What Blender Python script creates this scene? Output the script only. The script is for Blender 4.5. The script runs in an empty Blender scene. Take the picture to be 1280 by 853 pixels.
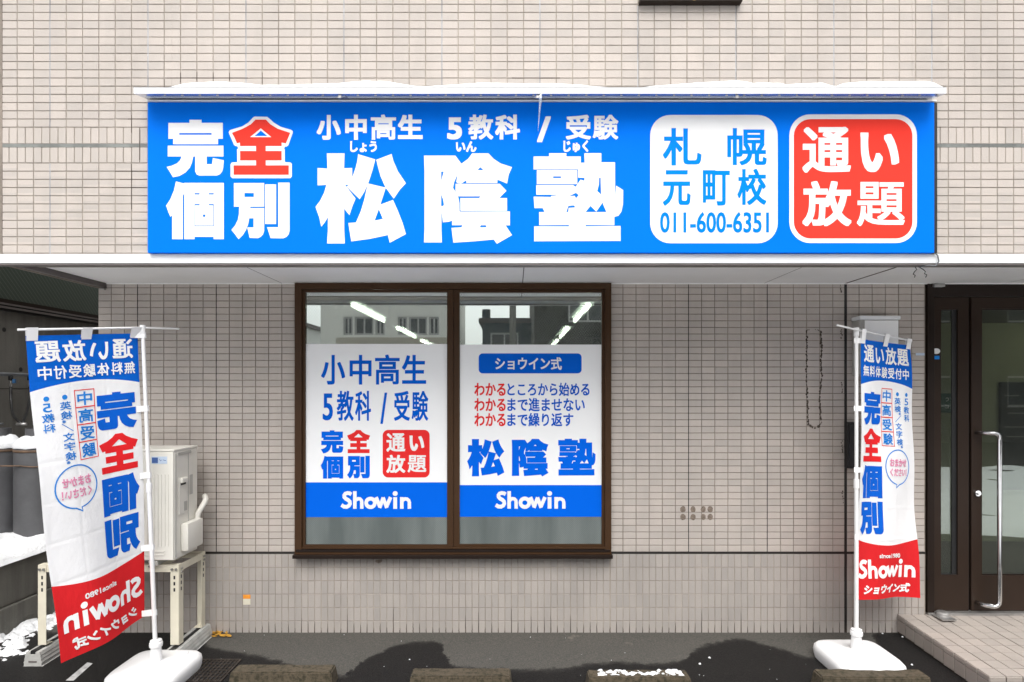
import bpy, bmesh, math, random
import numpy as np
from mathutils import Vector, Matrix
random.seed(7)
R = math.radians
SC = bpy.context.scene
COL = SC.collection

# ------------------------------------------------------------------ camera
F, CX, CY, CAMZ, DW = 765.0, 643.0, 486.0, 1.848, 4.636   # focal and vanishing point of the 1280x853 picture, eye height, distance to the lower wall (y = 0)
cam_d = bpy.data.cameras.new('camera')
cam = bpy.data.objects.new('camera', cam_d)
COL.objects.link(cam)
cam.location = (0, -DW, CAMZ)
cam.rotation_euler = (R(90), 0, 0)
cam_d.sensor_width = 36.0
cam_d.lens = 36.0 * F / 1280.0
cam_d.shift_x = -(CX - 640.0) / 1280.0
cam_d.shift_y = (CY - 426.5) / 1280.0
cam_d.clip_start = 0.05
cam_d.clip_end = 500
SC.camera = cam

# ------------------------------------------------------------------ sky, sun, exposure
SUN_EL, SUN_AZ = 57.0, -12.0      # azimuth: degrees from straight behind the camera
w = bpy.data.worlds.new('World')
SC.world = w
w.use_nodes = True
wn, wl = w.node_tree.nodes, w.node_tree.links
bg = wn['Background']
sky = wn.new('ShaderNodeTexSky')
sky.sky_type = 'NISHITA'
sky.sun_disc = False
sky.sun_elevation = R(SUN_EL)
sky.sun_rotation = R(180 + SUN_AZ)
sky.air_density = 1.0
sky.dust_density = 4.0
sky.ozone_density = 1.0
hs = wn.new('ShaderNodeHueSaturation')
hs.inputs['Saturation'].default_value = 0.12
wl.new(sky.outputs[0], hs.inputs['Color'])
wl.new(hs.outputs[0], bg.inputs['Color'])
bg.inputs['Strength'].default_value = 0.12
sun_d = bpy.data.lights.new('sun', 'SUN')
sun_d.energy = 1.5
sun_d.angle = R(50)
sun_d.color = (1.0, 0.965, 0.92)
sun = bpy.data.objects.new('sun', sun_d)
COL.objects.link(sun)
_v = Vector((math.sin(R(SUN_AZ)) * math.cos(R(SUN_EL)), -math.cos(R(SUN_AZ)) * math.cos(R(SUN_EL)), math.sin(R(SUN_EL))))
sun.rotation_euler = (-_v).to_track_quat('-Z', 'Y').to_euler()
sun.location = _v * 40
SC.view_settings.view_transform = 'Standard'
SC.view_settings.look = 'None'
SC.view_settings.gamma = 1
SC.view_settings.exposure = 0.93
SC.view_settings.use_curve_mapping = False

# ------------------------------------------------------------------ helpers
def S_of(y):
    return F / (DW + y)
def P(px, py, s):
    """pixel of the photograph at the depth whose scale is s pixels per metre"""
    return Vector(((px - CX) / s, F / s - DW, CAMZ + (CY - py) / s))
def lin(c):
    return tuple(((v / 255) / 12.92 if v / 255 <= 0.04045 else ((v / 255 + 0.055) / 1.055) ** 2.4) for v in c)

def tag(o, label, cat, group=None, kind=None):
    o['label'] = label
    if cat: o['category'] = cat
    if group: o['group'] = group
    if kind: o['kind'] = kind
    return o
def empty(name, loc=(0, 0, 0), label=None, cat=None, group=None, kind=None):
    o = bpy.data.objects.new(name, None)
    o.empty_display_size = 0.1
    COL.objects.link(o)
    o.location = loc
    if label: tag(o, label, cat, group, kind)
    return o
def root_loc(p):
    v = Vector((0, 0, 0))
    while p is not None:
        v = v + Vector(p.location)
        p = p.parent
    return v
def mesh_obj(name, verts, faces, mat, parent=None, smooth=False, angle=None):
    """verts in world space; a child keeps its parent's origin"""
    me = bpy.data.meshes.new(name)
    off = root_loc(parent)
    v = np.asarray([tuple(q) for q in verts] if not isinstance(verts, np.ndarray) else verts, dtype=float) - np.array(off)
    me.from_pydata(v.tolist(), [], [tuple(int(i) for i in f) for f in faces])
    me.materials.append(mat)
    if smooth:
        me.polygons.foreach_set('use_smooth', [True] * len(me.polygons))
        if angle: me.set_sharp_from_angle(angle=R(angle))
    me.update()
    o = bpy.data.objects.new(name, me)
    COL.objects.link(o)
    o.parent = parent
    return o

class MB:
    def __init__(s):
        s.v, s.f = [], []
    def add(s, vs, fs):
        n = len(s.v)
        s.v += [tuple(q) for q in vs]
        s.f += [tuple(i + n for i in f) for f in fs]
        return s
    def box(s, x0, x1, y0, y1, z0, z1, bev=0.0, M=None):
        bm = bmesh.new()
        bmesh.ops.create_cube(bm, size=1)
        for q in bm.verts:
            q.co = Vector(((x0 + x1) / 2 + q.co.x * (x1 - x0), (y0 + y1) / 2 + q.co.y * (y1 - y0), (z0 + z1) / 2 + q.co.z * (z1 - z0)))
        if bev:
            bmesh.ops.bevel(bm, geom=bm.edges[:], offset=bev, segments=2, profile=0.6, affect='EDGES')
        if M is not None:
            bmesh.ops.transform(bm, matrix=M, verts=bm.verts)
        bm.verts.index_update()
        s.add([q.co[:] for q in bm.verts], [[q.index for q in f.verts] for f in bm.faces])
        bm.free()
        return s
    def tube(s, pts, r, n=10, cap=True):
        pts = [Vector(p) for p in pts]
        rr = r if isinstance(r, (list, tuple)) else [r] * len(pts)
        rings = []
        up = None
        for i, p in enumerate(pts):
            t = (pts[min(i + 1, len(pts) - 1)] - pts[max(i - 1, 0)]).normalized()
            if up is None:
                up = Vector((0, 0, 1)) if abs(t.z) < 0.9 else Vector((1, 0, 0))
            a = t.cross(up).normalized()
            b = a.cross(t).normalized()
            up = b
            rings.append([p + (a * math.cos(2 * math.pi * k / n) + b * math.sin(2 * math.pi * k / n)) * rr[i] for k in range(n)])
        vs = [q for ring in rings for q in ring]
        fs = []
        for i in range(len(pts) - 1):
            for k in range(n):
                fs.append((i * n + k, i * n + (k + 1) % n, (i + 1) * n + (k + 1) % n, (i + 1) * n + k))
        if cap:
            fs.append(tuple(range(n))[::-1])
            fs.append(tuple((len(pts) - 1) * n + k for k in range(n)))
        return s.add(vs, fs)
    def lathe(s, c, prof, n=24):
        """prof: (radius, z) pairs around a vertical axis through c"""
        vs, fs = [], []
        for (r, z) in prof:
            for k in range(n):
                a = 2 * math.pi * k / n
                vs.append((c[0] + r * math.cos(a), c[1] + r * math.sin(a), c[2] + z))
        for i in range(len(prof) - 1):
            for k in range(n):
                fs.append((i * n + k, i * n + (k + 1) % n, (i + 1) * n + (k + 1) % n, (i + 1) * n + k))
        fs.append(tuple(range(n))[::-1])
        fs.append(tuple((len(prof) - 1) * n + k for k in range(n)))
        return s.add(vs, fs)
    def build(s, name, mat, parent=None, smooth=False, angle=None):
        return mesh_obj(name, s.v, s.f, mat, parent, smooth, angle)

def slab(xs, zs, filled, y0, y1, conv=lambda x, y, z: (x, y, z)):
    """one connected wall slab with rectangular openings: cells of a grid, filled or open"""
    nx, nz = len(xs), len(zs)
    idx = {}
    m = MB()
    def vid(i, k, j):
        key = (i, k, j)
        if key not in idx:
            idx[key] = len(m.v)
            m.v.append(conv(xs[i], (y0, y1)[j], zs[k]))
        return idx[key]
    ok = lambda i, k: 0 <= i < nx - 1 and 0 <= k < nz - 1 and filled(i, k)
    for i in range(nx - 1):
        for k in range(nz - 1):
            if not ok(i, k): continue
            m.f.append((vid(i, k, 0), vid(i + 1, k, 0), vid(i + 1, k + 1, 0), vid(i, k + 1, 0)))
            m.f.append((vid(i, k, 1), vid(i, k + 1, 1), vid(i + 1, k + 1, 1), vid(i + 1, k, 1)))
            if not ok(i - 1, k): m.f.append((vid(i, k, 0), vid(i, k + 1, 0), vid(i, k + 1, 1), vid(i, k, 1)))
            if not ok(i + 1, k): m.f.append((vid(i + 1, k, 0), vid(i + 1, k, 1), vid(i + 1, k + 1, 1), vid(i + 1, k + 1, 0)))
            if not ok(i, k - 1): m.f.append((vid(i, k, 0), vid(i, k, 1), vid(i + 1, k, 1), vid(i + 1, k, 0)))
            if not ok(i, k + 1): m.f.append((vid(i, k + 1, 0), vid(i + 1, k + 1, 0), vid(i + 1, k + 1, 1), vid(i, k + 1, 1)))
    return m

# ------------------------------------------------------------------ materials
class NT:
    def __init__(s, name):
        s.m = bpy.data.materials.new(name)
        s.m.use_nodes = True
        s.t = s.m.node_tree
        s.n, s.l = s.t.nodes, s.t.links
        s.b = s.n['Principled BSDF']
        s.out = s.n['Material Output']
    def node(s, t, **kw):
        q = s.n.new(t)
        for k, v in kw.items():
            if k.startswith('i_'):
                key = k[2:].replace('_', ' ')
                q.inputs[int(key) if key.isdigit() else key].default_value = v
            else:
                setattr(q, k, v)
        return q
    def math(s, op, a, b=None, c=None, clamp=False):
        q = s.n.new('ShaderNodeMath')
        q.operation = op
        q.use_clamp = clamp
        for i, v in enumerate((a, b, c)):
            if v is None: continue
            if isinstance(v, (int, float)): q.inputs[i].default_value = v
            else: s.l.new(v, q.inputs[i])
        return q.outputs[0]
    def mix(s, fac, a, b, blend='MIX'):
        q = s.n.new('ShaderNodeMix')
        q.data_type = 'RGBA'
        q.blend_type = blend
        for i, v in ((0, fac), (6, a), (7, b)):
            if isinstance(v, (int, float)): q.inputs[i].default_value = v
            elif isinstance(v, tuple): q.inputs[i].default_value = (v[0], v[1], v[2], 1)
            else: s.l.new(v, q.inputs[i])
        return q.outputs[2]
    def ramp(s, fac, stops):
        q = s.n.new('ShaderNodeValToRGB')
        e = q.color_ramp.elements
        while len(e) < len(stops): e.new(0.5)
        for i, (p, c) in enumerate(stops):
            e[i].position = p
            c = c if isinstance(c, tuple) else (c, c, c)
            e[i].color = (c[0], c[1], c[2], 1)
        s.l.new(fac, q.inputs[0])
        return q.outputs[0]
    def noise(s, vec, scale, detail=4, rough=0.55):
        q = s.n.new('ShaderNodeTexNoise')
        q.inputs['Scale'].default_value = scale
        q.inputs['Detail'].default_value = detail
        q.inputs['Roughness'].default_value = rough
        if vec is not None: s.l.new(vec, q.inputs['Vector'])
        return q.outputs[0]
    def pos(s):
        return s.n.new('ShaderNodeNewGeometry').outputs['Position']
    def xyz(s, v):
        q = s.n.new('ShaderNodeSeparateXYZ')
        s.l.new(v, q.inputs[0])
        return q.outputs
    def comb(s, x, y, z):
        q = s.n.new('ShaderNodeCombineXYZ')
        for i, v in enumerate((x, y, z)):
            if isinstance(v, (int, float)): q.inputs[i].default_value = v
            else: s.l.new(v, q.inputs[i])
        return q.outputs[0]
    def scale(s, v, sc):
        q = s.n.new('ShaderNodeVectorMath')
        q.operation = 'MULTIPLY'
        s.l.new(v, q.inputs[0])
        q.inputs[1].default_value = sc
        return q.outputs[0]
    def bump(s, h, strength, dist):
        q = s.n.new('ShaderNodeBump')
        q.inputs['Strength'].default_value = strength
        q.inputs['Distance'].default_value = dist
        s.l.new(h, q.inputs['Height'])
        s.l.new(q.outputs[0], s.b.inputs['Normal'])
    def set(s, key, v):
        if isinstance(v, (int, float)): s.b.inputs[key].default_value = v
        elif isinstance(v, tuple): s.b.inputs[key].default_value = (v[0], v[1], v[2], 1)
        else: s.l.new(v, s.b.inputs[key])
        return s

def plain(name, col, rough=0.5, var=0.12, scale=6.0, metal=0.0, bump=0.0, bscale=120.0, spec=0.5):
    """base colour with soft uneven wear, roughness wear and a fine relief"""
    t = NT(name)
    p = t.pos()
    n = t.noise(p, scale, 6, 0.6)
    lo = tuple(c * (1 - var) for c in col)
    hi = tuple(min(1, c * (1 + var)) for c in col)
    t.set('Base Color', t.mix(t.ramp(n, [(0.3, 0.0), (0.7, 1.0)]), lo, hi))
    n2 = t.noise(p, scale * 3.1, 3)
    t.set('Roughness', t.math('MULTIPLY_ADD', n2, 0.2, rough - 0.1))
    t.set('Metallic', metal)
    t.set('Specular IOR Level', spec)
    if bump:
        t.bump(t.noise(p, bscale, 3), bump, 0.01)
    return t.m

def tile_material(name, base, x0, px, z0, pz, flat=False, mult=1.0):
    """each tile of the grid has its own tint; rough pressed face; faint streaks of dirt"""
    t = NT(name)
    p = t.pos()
    o = t.xyz(p)
    cell = t.comb(t.math('FLOOR', t.math('DIVIDE', t.math('SUBTRACT', o[0], x0), px)), 3.0,
                  t.math('FLOOR', t.math('DIVIDE', t.math('SUBTRACT', o[1] if flat else o[2], z0), pz)))
    wn_ = t.node('ShaderNodeTexWhiteNoise')
    t.l.new(cell, wn_.inputs['Vector'])
    c1 = t.mix(wn_.outputs['Value'], tuple(c * 0.91 for c in base), tuple(min(1, c * 1.05) for c in base))
    sep = t.node('ShaderNodeSeparateColor')
    t.l.new(wn_.outputs['Color'], sep.inputs[0])
    c2 = t.mix(t.math('MULTIPLY', sep.outputs[0], 0.35), c1, (base[0] * 1.0, base[1] * 0.955, base[2] * 0.93))
    dirt = t.ramp(t.noise(t.scale(p, (2.2, 2.2, 0.7)), 1.6, 8, 0.65), [(0.45, 0.0), (0.75, 1.0)])
    c3 = t.mix(t.math('MULTIPLY', dirt, 0.38), c2, tuple(c * 0.62 for c in base))
    speck = t.ramp(t.noise(p, 260, 2), [(0.3, 0.0), (0.42, 1.0)])
    c4 = t.mix(speck, tuple(c * 0.8 for c in base), c3)
    t.set('Base Color', c4)
    t.set('Roughness', 0.62)
    t.set('Specular IOR Level', 0.35)
    t.bump(t.noise(t.scale(p, (1, 1, 1.8)), 130, 4, 0.6), 0.35, 0.004)
    return t.m

TILE = (0.495, 0.450, 0.412)
M = {}
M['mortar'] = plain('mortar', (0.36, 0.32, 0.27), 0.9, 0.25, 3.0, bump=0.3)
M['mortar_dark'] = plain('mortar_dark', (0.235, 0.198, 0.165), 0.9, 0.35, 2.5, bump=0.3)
M['sealant_grey'] = plain('sealant_grey', (0.17, 0.18, 0.17), 0.7, 0.35, 7.0)
M['sealant_blue'] = plain('sealant_blue', (0.30, 0.31, 0.33), 0.7, 0.6, 4.0)
M['sealant_black'] = plain('sealant_black', (0.02, 0.018, 0.016), 0.6, 0.3, 7.0)
M['stain'] = plain('stain', (0.085, 0.066, 0.052), 0.85, 0.5, 25.0)
M['white_metal'] = plain('white_metal', (0.78, 0.79, 0.80), 0.4, 0.05, 3.0)
M['soffit'] = plain('soffit', (0.90, 0.90, 0.89), 0.6, 0.04, 1.5)
M['soffit_joint'] = plain('soffit_joint', (0.10, 0.085, 0.075), 0.8, 0.2)
M['gutter'] = plain('gutter', (0.12, 0.105, 0.10), 0.45, 0.2, 5.0)
M['bronze'] = plain('bronze', (0.052, 0.025, 0.0105), 0.4, 0.08, 3.0, spec=0.22)
M['bronze_dark'] = plain('bronze_dark', (0.014, 0.008, 0.0055), 0.4, 0.1, 3.0, spec=0.25)
M['door_brown'] = plain('door_brown', (0.026, 0.0155, 0.0105), 0.36, 0.08, 3.0, spec=0.25)
M['black'] = plain('black', (0.012, 0.012, 0.013), 0.5, 0.2)
M['chrome'] = plain('chrome', (0.72, 0.72, 0.72), 0.14, 0.03, metal=1.0)
M['steel_dull'] = plain('steel_dull', (0.42, 0.41, 0.40), 0.42, 0.2, 9.0, metal=0.8)
M['white_plastic'] = plain('white_plastic', (0.80, 0.80, 0.80), 0.35, 0.03, 4.0)
M['cream'] = plain('cream', (0.66, 0.62, 0.50), 0.45, 0.08, 6.0)
M['ac_white'] = plain('ac_white', (0.72, 0.70, 0.64), 0.42, 0.05, 4.0)
M['ac_grey'] = plain('ac_grey', (0.42, 0.41, 0.38), 0.5, 0.1, 4.0)
M['block_grey'] = plain('block_grey', (0.40, 0.40, 0.38), 0.75, 0.2, 14.0, bump=0.2)
M['bolt'] = plain('bolt', (0.35, 0.34, 0.32), 0.35, 0.2, 20.0, metal=0.9)
M['print_blue'] = plain('print_blue', (0.0, 0.165, 0.78), 0.6, 0.03, 1.2, spec=0.04)
M['print_red'] = plain('print_red', (0.80, 0.048, 0.032), 0.5, 0.02, 2.0, spec=0.05)
M['print_white'] = plain('print_white', (0.83, 0.83, 0.83), 0.5, 0.02, 2.0, spec=0.25)
M['print_light_blue'] = plain('print_light_blue', (0.0, 0.22, 0.80), 0.5, 0.02, 2.0, spec=0.05)
M['film_white'] = plain('film_white', (0.88, 0.89, 0.90), 0.45, 0.02, 2.0, spec=0.2)
M['film_blue'] = plain('film_blue', (0.0, 0.125, 0.74), 0.5, 0.03, 2.0, spec=0.06)
M['film_text_blue'] = plain('film_text_blue', (0.0, 0.11, 0.62), 0.5, 0.03, 2.0, spec=0.06)
M['film_red'] = plain('film_red', (0.75, 0.03, 0.03), 0.5, 0.03, 2.0, spec=0.06)
M['cloth_blue'] = plain('cloth_blue', (0.004, 0.11, 0.58), 0.8, 0.05, 5.0, spec=0.08)
M['cloth_light_blue'] = plain('cloth_light_blue', (0.02, 0.22, 0.66), 0.8, 0.05, 5.0, spec=0.08)
M['cloth_red'] = plain('cloth_red', (0.72, 0.02, 0.025), 0.8, 0.05, 5.0, spec=0.08)
M['cloth_white'] = plain('cloth_white', (0.90, 0.90, 0.90), 0.8, 0.02, 5.0)
M['cloth_pink'] = plain('cloth_pink', (0.80, 0.30, 0.48), 0.8, 0.05, 5.0, spec=0.08)
M['rubber'] = plain('rubber', (0.014, 0.014, 0.014), 0.45, 0.2)
M['pipe_grey'] = plain('pipe_grey', (0.16, 0.17, 0.18), 0.45, 0.2, 9.0, metal=0.4)
M['valve_blue'] = plain('valve_blue', (0.03, 0.10, 0.22), 0.5, 0.2, 20.0)
M['brass'] = plain('brass', (0.30, 0.20, 0.07), 0.4, 0.3, 30.0, metal=0.8)
M['orange'] = plain('orange', (0.80, 0.30, 0.03), 0.5, 0.1, 20.0)
M['label_blue'] = plain('label_blue', (0.04, 0.10, 0.30), 0.4, 0.1, 20.0)
M['label_pale'] = plain('label_pale', (0.50, 0.60, 0.74), 0.4, 0.05, 20.0)
M['leaf'] = plain('leaf', (0.50, 0.26, 0.03), 0.6, 0.5, 22.0)
M['grate'] = plain('grate', (0.055, 0.045, 0.038), 0.4, 0.4, 20.0, metal=0.5)
M['paint_line'] = plain('paint_line', (0.36, 0.36, 0.36), 0.7, 0.5, 22.0)
M['green_sign'] = plain('green_sign', (0.01, 0.09, 0.06), 0.5, 0.1, 8.0)
M['board_dark'] = plain('board_dark', (0.02, 0.02, 0.022), 0.4, 0.2, 8.0)
M['board_text'] = plain('board_text', (0.30, 0.30, 0.28), 0.5, 0.1, 8.0)
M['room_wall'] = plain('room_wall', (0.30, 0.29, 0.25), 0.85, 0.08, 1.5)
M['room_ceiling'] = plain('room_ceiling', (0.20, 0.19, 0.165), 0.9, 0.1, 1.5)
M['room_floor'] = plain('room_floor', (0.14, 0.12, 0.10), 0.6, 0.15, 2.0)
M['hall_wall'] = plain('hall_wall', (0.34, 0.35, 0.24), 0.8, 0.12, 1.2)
M['far_concrete'] = plain('far_concrete', (0.84, 0.82, 0.76), 0.85, 0.1, 0.6)
M['far_band'] = plain('far_band', (0.50, 0.45, 0.37), 0.85, 0.12, 0.8)
M['far_teal'] = plain('far_teal', (0.028, 0.05, 0.062), 0.7, 0.15, 0.9)
M['far_dark'] = plain('far_dark', (0.022, 0.020, 0.017), 0.85, 0.3, 0.9)
M['far_white'] = plain('far_white', (0.62, 0.62, 0.60), 0.7, 0.08, 1.0)
M['far_glass'] = plain('far_glass', (0.03, 0.035, 0.04), 0.12, 0.2, 1.0)
M['far_roof'] = plain('far_roof', (0.10, 0.09, 0.09), 0.8, 0.2, 1.0)

def m_snow():
    t = NT('snow')
    p = t.pos()
    n = t.noise(p, 9, 6)
    d_ = t.ramp(t.noise(p, 24, 7, 0.75), [(0.56, 0.0), (0.75, 1.0)])
    t.set('Base Color', t.mix(t.math('MULTIPLY', d_, 0.5), t.mix(n, (0.78, 0.80, 0.83), (0.90, 0.91, 0.92)), (0.42, 0.42, 0.41)))
    t.set('Roughness', 0.75)
    t.set('Specular IOR Level', 0.2)
    t.bump(t.noise(p, 48, 8, 0.75), 0.8, 0.015)
    return t.m
M['snow'] = m_snow()

def m_ice():
    t = NT('ice')
    t.set('Base Color', (0.85, 0.92, 0.97))
    t.set('Roughness', 0.08)
    t.set('Transmission Weight', 0.8)
    t.set('IOR', 1.31)
    return t.m
M['ice'] = m_ice()

def m_lamp(name, col, strength):
    t = NT(name)
    t.set('Base Color', (0.8, 0.8, 0.8))
    t.set('Emission Color', col)
    t.set('Emission Strength', strength)
    return t.m
M['tube_light'] = m_lamp('tube_light', (1.0, 0.97, 0.86), 16.0)
M['hall_light'] = m_lamp('hall_light', (1.0, 0.98, 0.80), 6.0)

def m_glass(name, refl, tint, wires=0.0, rough=0.0, pitch=0.019, haze=0.04):
    """window pane: part of the light mirrors the street, the rest passes through; optional embedded wire mesh"""
    t = NT(name)
    gl = t.node('ShaderNodeBsdfGlossy')
    gl.inputs['Color'].default_value = (0.93, 1.0, 0.97, 1)
    gl.inputs['Roughness'].default_value = rough
    tr = t.node('ShaderNodeBsdfTransparent')
    tr.inputs['Color'].default_value = (*tint, 1)
    mx = t.node('ShaderNodeMixShader')
    lw = t.node('ShaderNodeFresnel', i_IOR=1.5)
    t.l.new(t.math('ADD', t.math('MULTIPLY', lw.outputs[0], 1.0), refl - 0.04, clamp=True), mx.inputs[0])
    t.l.new(tr.outputs[0], mx.inputs[1])
    t.l.new(gl.outputs[0], mx.inputs[2])
    last = mx.outputs[0]
    p = t.pos()
    if wires:
        o = t.xyz(p)
        a = t.math('FRACT', t.math('DIVIDE', t.math('ADD', o[0], t.math('MULTIPLY', o[2], 0.72)), pitch))
        b = t.math('FRACT', t.math('DIVIDE', t.math('SUBTRACT', o[0], t.math('MULTIPLY', o[2], 0.72)), pitch))
        ln = t.math('MAXIMUM', t.math('GREATER_THAN', a, 0.87), t.math('GREATER_THAN', b, 0.87))
        df = t.node('ShaderNodeBsdfDiffuse')
        df.inputs['Color'].default_value = (0.22, 0.24, 0.23, 1)
        m2 = t.node('ShaderNodeMixShader')
        t.l.new(t.math('MULTIPLY', ln, wires), m2.inputs[0])
        t.l.new(last, m2.inputs[1])
        t.l.new(df.outputs[0], m2.inputs[2])
        last = m2.outputs[0]
    # rain dust film
    d2 = t.node('ShaderNodeBsdfDiffuse')
    d2.inputs['Color'].default_value = (0.55, 0.58, 0.55, 1)
    m3 = t.node('ShaderNodeMixShader')
    t.l.new(t.math('MULTIPLY', t.ramp(t.noise(p, 7, 7, 0.7), [(0.35, 0.5), (0.8, 1.0)]), haze), m3.inputs[0])
    t.l.new(last, m3.inputs[1])
    t.l.new(d2.outputs[0], m3.inputs[2])
    t.l.new(m3.outputs[0], t.out.inputs['Surface'])
    return t.m
M['wired_glass'] = m_glass('wired_glass', 0.70, (0.72, 0.80, 0.74), wires=0.5, haze=0.10)
M['door_glass'] = m_glass('door_glass', 0.15, (0.62, 0.65, 0.60))

def m_frosted():
    """figured glass of the lowest strip: dull grey-green with a fine diagonal pattern"""
    t = NT('frosted_glass')
    p = t.pos()
    o = t.xyz(p)
    f = t.math('FRACT', t.math('DIVIDE', t.math('SUBTRACT', o[0], o[2]), 0.016))
    c = t.mix(t.ramp(t.noise(t.scale(p, (2.2, 1, 0.4)), 2.2, 3), [(0.35, 0.0), (0.65, 1.0)]), (0.105, 0.125, 0.122), (0.175, 0.20, 0.195))
    c = t.mix(t.math('MULTIPLY', t.math('GREATER_THAN', f, 0.7), 0.35), c, (0.07, 0.085, 0.083))
    t.set('Base Color', c)
    t.set('Roughness', 0.42)
    t.set('Specular IOR Level', 0.35)
    t.bump(f, 0.15, 0.001)
    return t.m
M['frosted'] = m_frosted()

def m_neighbour_glass():
    t = NT('ribbed_glass')
    o = t.xyz(t.pos())
    f = t.math('FRACT', t.math('DIVIDE', t.math('ADD', o[1], o[2]), 0.055))
    t.set('Base Color', t.mix(t.math('GREATER_THAN', f, 0.82), (0.05, 0.066, 0.052), (0.10, 0.12, 0.10)))
    t.set('Roughness', 0.3)
    return t.m
M['ribbed_glass'] = m_neighbour_glass()

def m_concrete(name, base, streak=0.5, moss=None):
    t = NT(name)
    p = t.pos()
    n = t.noise(p, 3.0, 8, 0.65)
    st = t.ramp(t.noise(t.scale(p, (9, 9, 0.5)), 1.5, 6, 0.6), [(0.4, 0.0), (0.7, 1.0)])
    c = t.mix(n, tuple(v * 0.7 for v in base), tuple(v * 1.25 for v in base))
    c = t.mix(t.math('MULTIPLY', st, streak), c, tuple(v * 0.45 for v in base))
    if moss:
        c = t.mix(t.ramp(t.noise(p, 38, 6, 0.7), [(0.45, 0.0), (0.62, 1.0)]), c, moss)
    t.set('Base Color', c)
    t.set('Roughness', 0.88)
    t.bump(t.noise(p, 90, 6, 0.7), 0.5, 0.006)
    return t.m
M['concrete_dark'] = m_concrete('concrete_dark', (0.17, 0.163, 0.145))
M['concrete_ledge'] = m_concrete('concrete_ledge', (0.17, 0.165, 0.145), 0.7)
M['stop_concrete'] = m_concrete('stop_concrete', (0.085, 0.066, 0.042), 0.2, (0.026, 0.022, 0.010))
M['tank_grey'] = plain('tank_grey', (0.085, 0.085, 0.09), 0.5, 0.2, 5.0)
M['tank_rust'] = plain('tank_rust', (0.13, 0.08, 0.05), 0.7, 0.5, 14.0)

def m_asphalt():
    """dry asphalt along the wall, meltwater beyond a wavy edge"""
    t = NT('asphalt')
    p = t.pos()
    o = t.xyz(p)
    ex = [(-60, 778), (150, 788), (232, 792), (262, 812), (290, 817), (322, 822), (380, 838), (430, 846), (450, 830), (472, 820), (505, 808), (542, 806), (556, 815), (566, 834), (640, 838), (690, 838), (730, 833), (775, 830), (822, 832), (870, 815), (905, 805), (922, 803), (950, 808), (985, 817), (1015, 824), (1060, 822), (1095, 812), (1108, 795), (1125, 786), (1400, 782)]
    cv = t.node('ShaderNodeFloatCurve')
    c = cv.mapping.curves[0]
    pts = []
    for (px, py) in ex:
        s = (py - CY) / (CAMZ + 0.025)
        pts.append((min(1, max(0, ((px - CX) / s + 4.5) / 9.0)), min(1, max(0, (DW - F / s) / 1.4))))
    pts = sorted(pts)
    for i, q in enumerate(pts):
        if i == 0: c.points[0].location = q
        elif i == len(pts) - 1: c.points[-1].location = q
        else: c.points.new(*q)
    for q in c.points: q.handle_type = 'AUTO'
    cv.mapping.update()
    wob = t.math('MULTIPLY', t.math('SUBTRACT', t.noise(p, 7.5, 7, 0.7), 0.5), 0.22)
    t.l.new(t.math('DIVIDE', t.math('ADD', t.math('ADD', o[0], 4.5), wob), 9.0), cv.inputs['Value'])
    edge = t.math('MULTIPLY', cv.outputs[0], 1.4)
    d = t.math('ADD', t.math('SUBTRACT', t.math('MULTIPLY', o[1], -1.0), edge), t.math('MULTIPLY', t.math('SUBTRACT', t.noise(p, 16, 8, 0.78), 0.5), 0.16))
    wet = t.ramp(t.math('ADD', t.math('MULTIPLY', d, 9.0), 0.5, clamp=True), [(0.30, 0.0), (0.5, 0.75), (0.8, 1.0)])
    grain = t.math('ADD', t.math('MULTIPLY', t.noise(p, 260, 2, 0.7), 0.5), t.math('MULTIPLY', t.noise(p, 95, 3, 0.7), 0.5))
    patch = t.noise(p, 2.4, 7, 0.6)
    dry = t.mix(t.ramp(grain, [(0.40, 0.0), (0.60, 1.0)]), (0.030, 0.036, 0.032), (0.092, 0.083, 0.074))
    dry = t.mix(t.math('MULTIPLY', patch, 0.35), dry, (0.115, 0.102, 0.09))
    pale = t.ramp(t.noise(p, 3.3, 5, 0.6), [(0.66, 0.0), (0.72, 1.0)])
    dry = t.mix(t.math('MULTIPLY', pale, 0.35), dry, (0.22, 0.19, 0.16))
    wetc = t.mix(t.ramp(grain, [(0.42, 0.0), (0.64, 1.0)]), (0.006, 0.006, 0.006), (0.024, 0.022, 0.021))
    t.set('Base Color', t.mix(wet, dry, wetc))
    t.set('Roughness', t.math('SUBTRACT', 0.92, t.math('MULTIPLY', wet, 0.34)))
    t.set('Specular IOR Level', t.math('SUBTRACT', 0.3, t.math('MULTIPLY', wet, 0.16)))
    t.bump(grain, 0.55, 0.006)
    return t.m
M['asphalt'] = m_asphalt()

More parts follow.
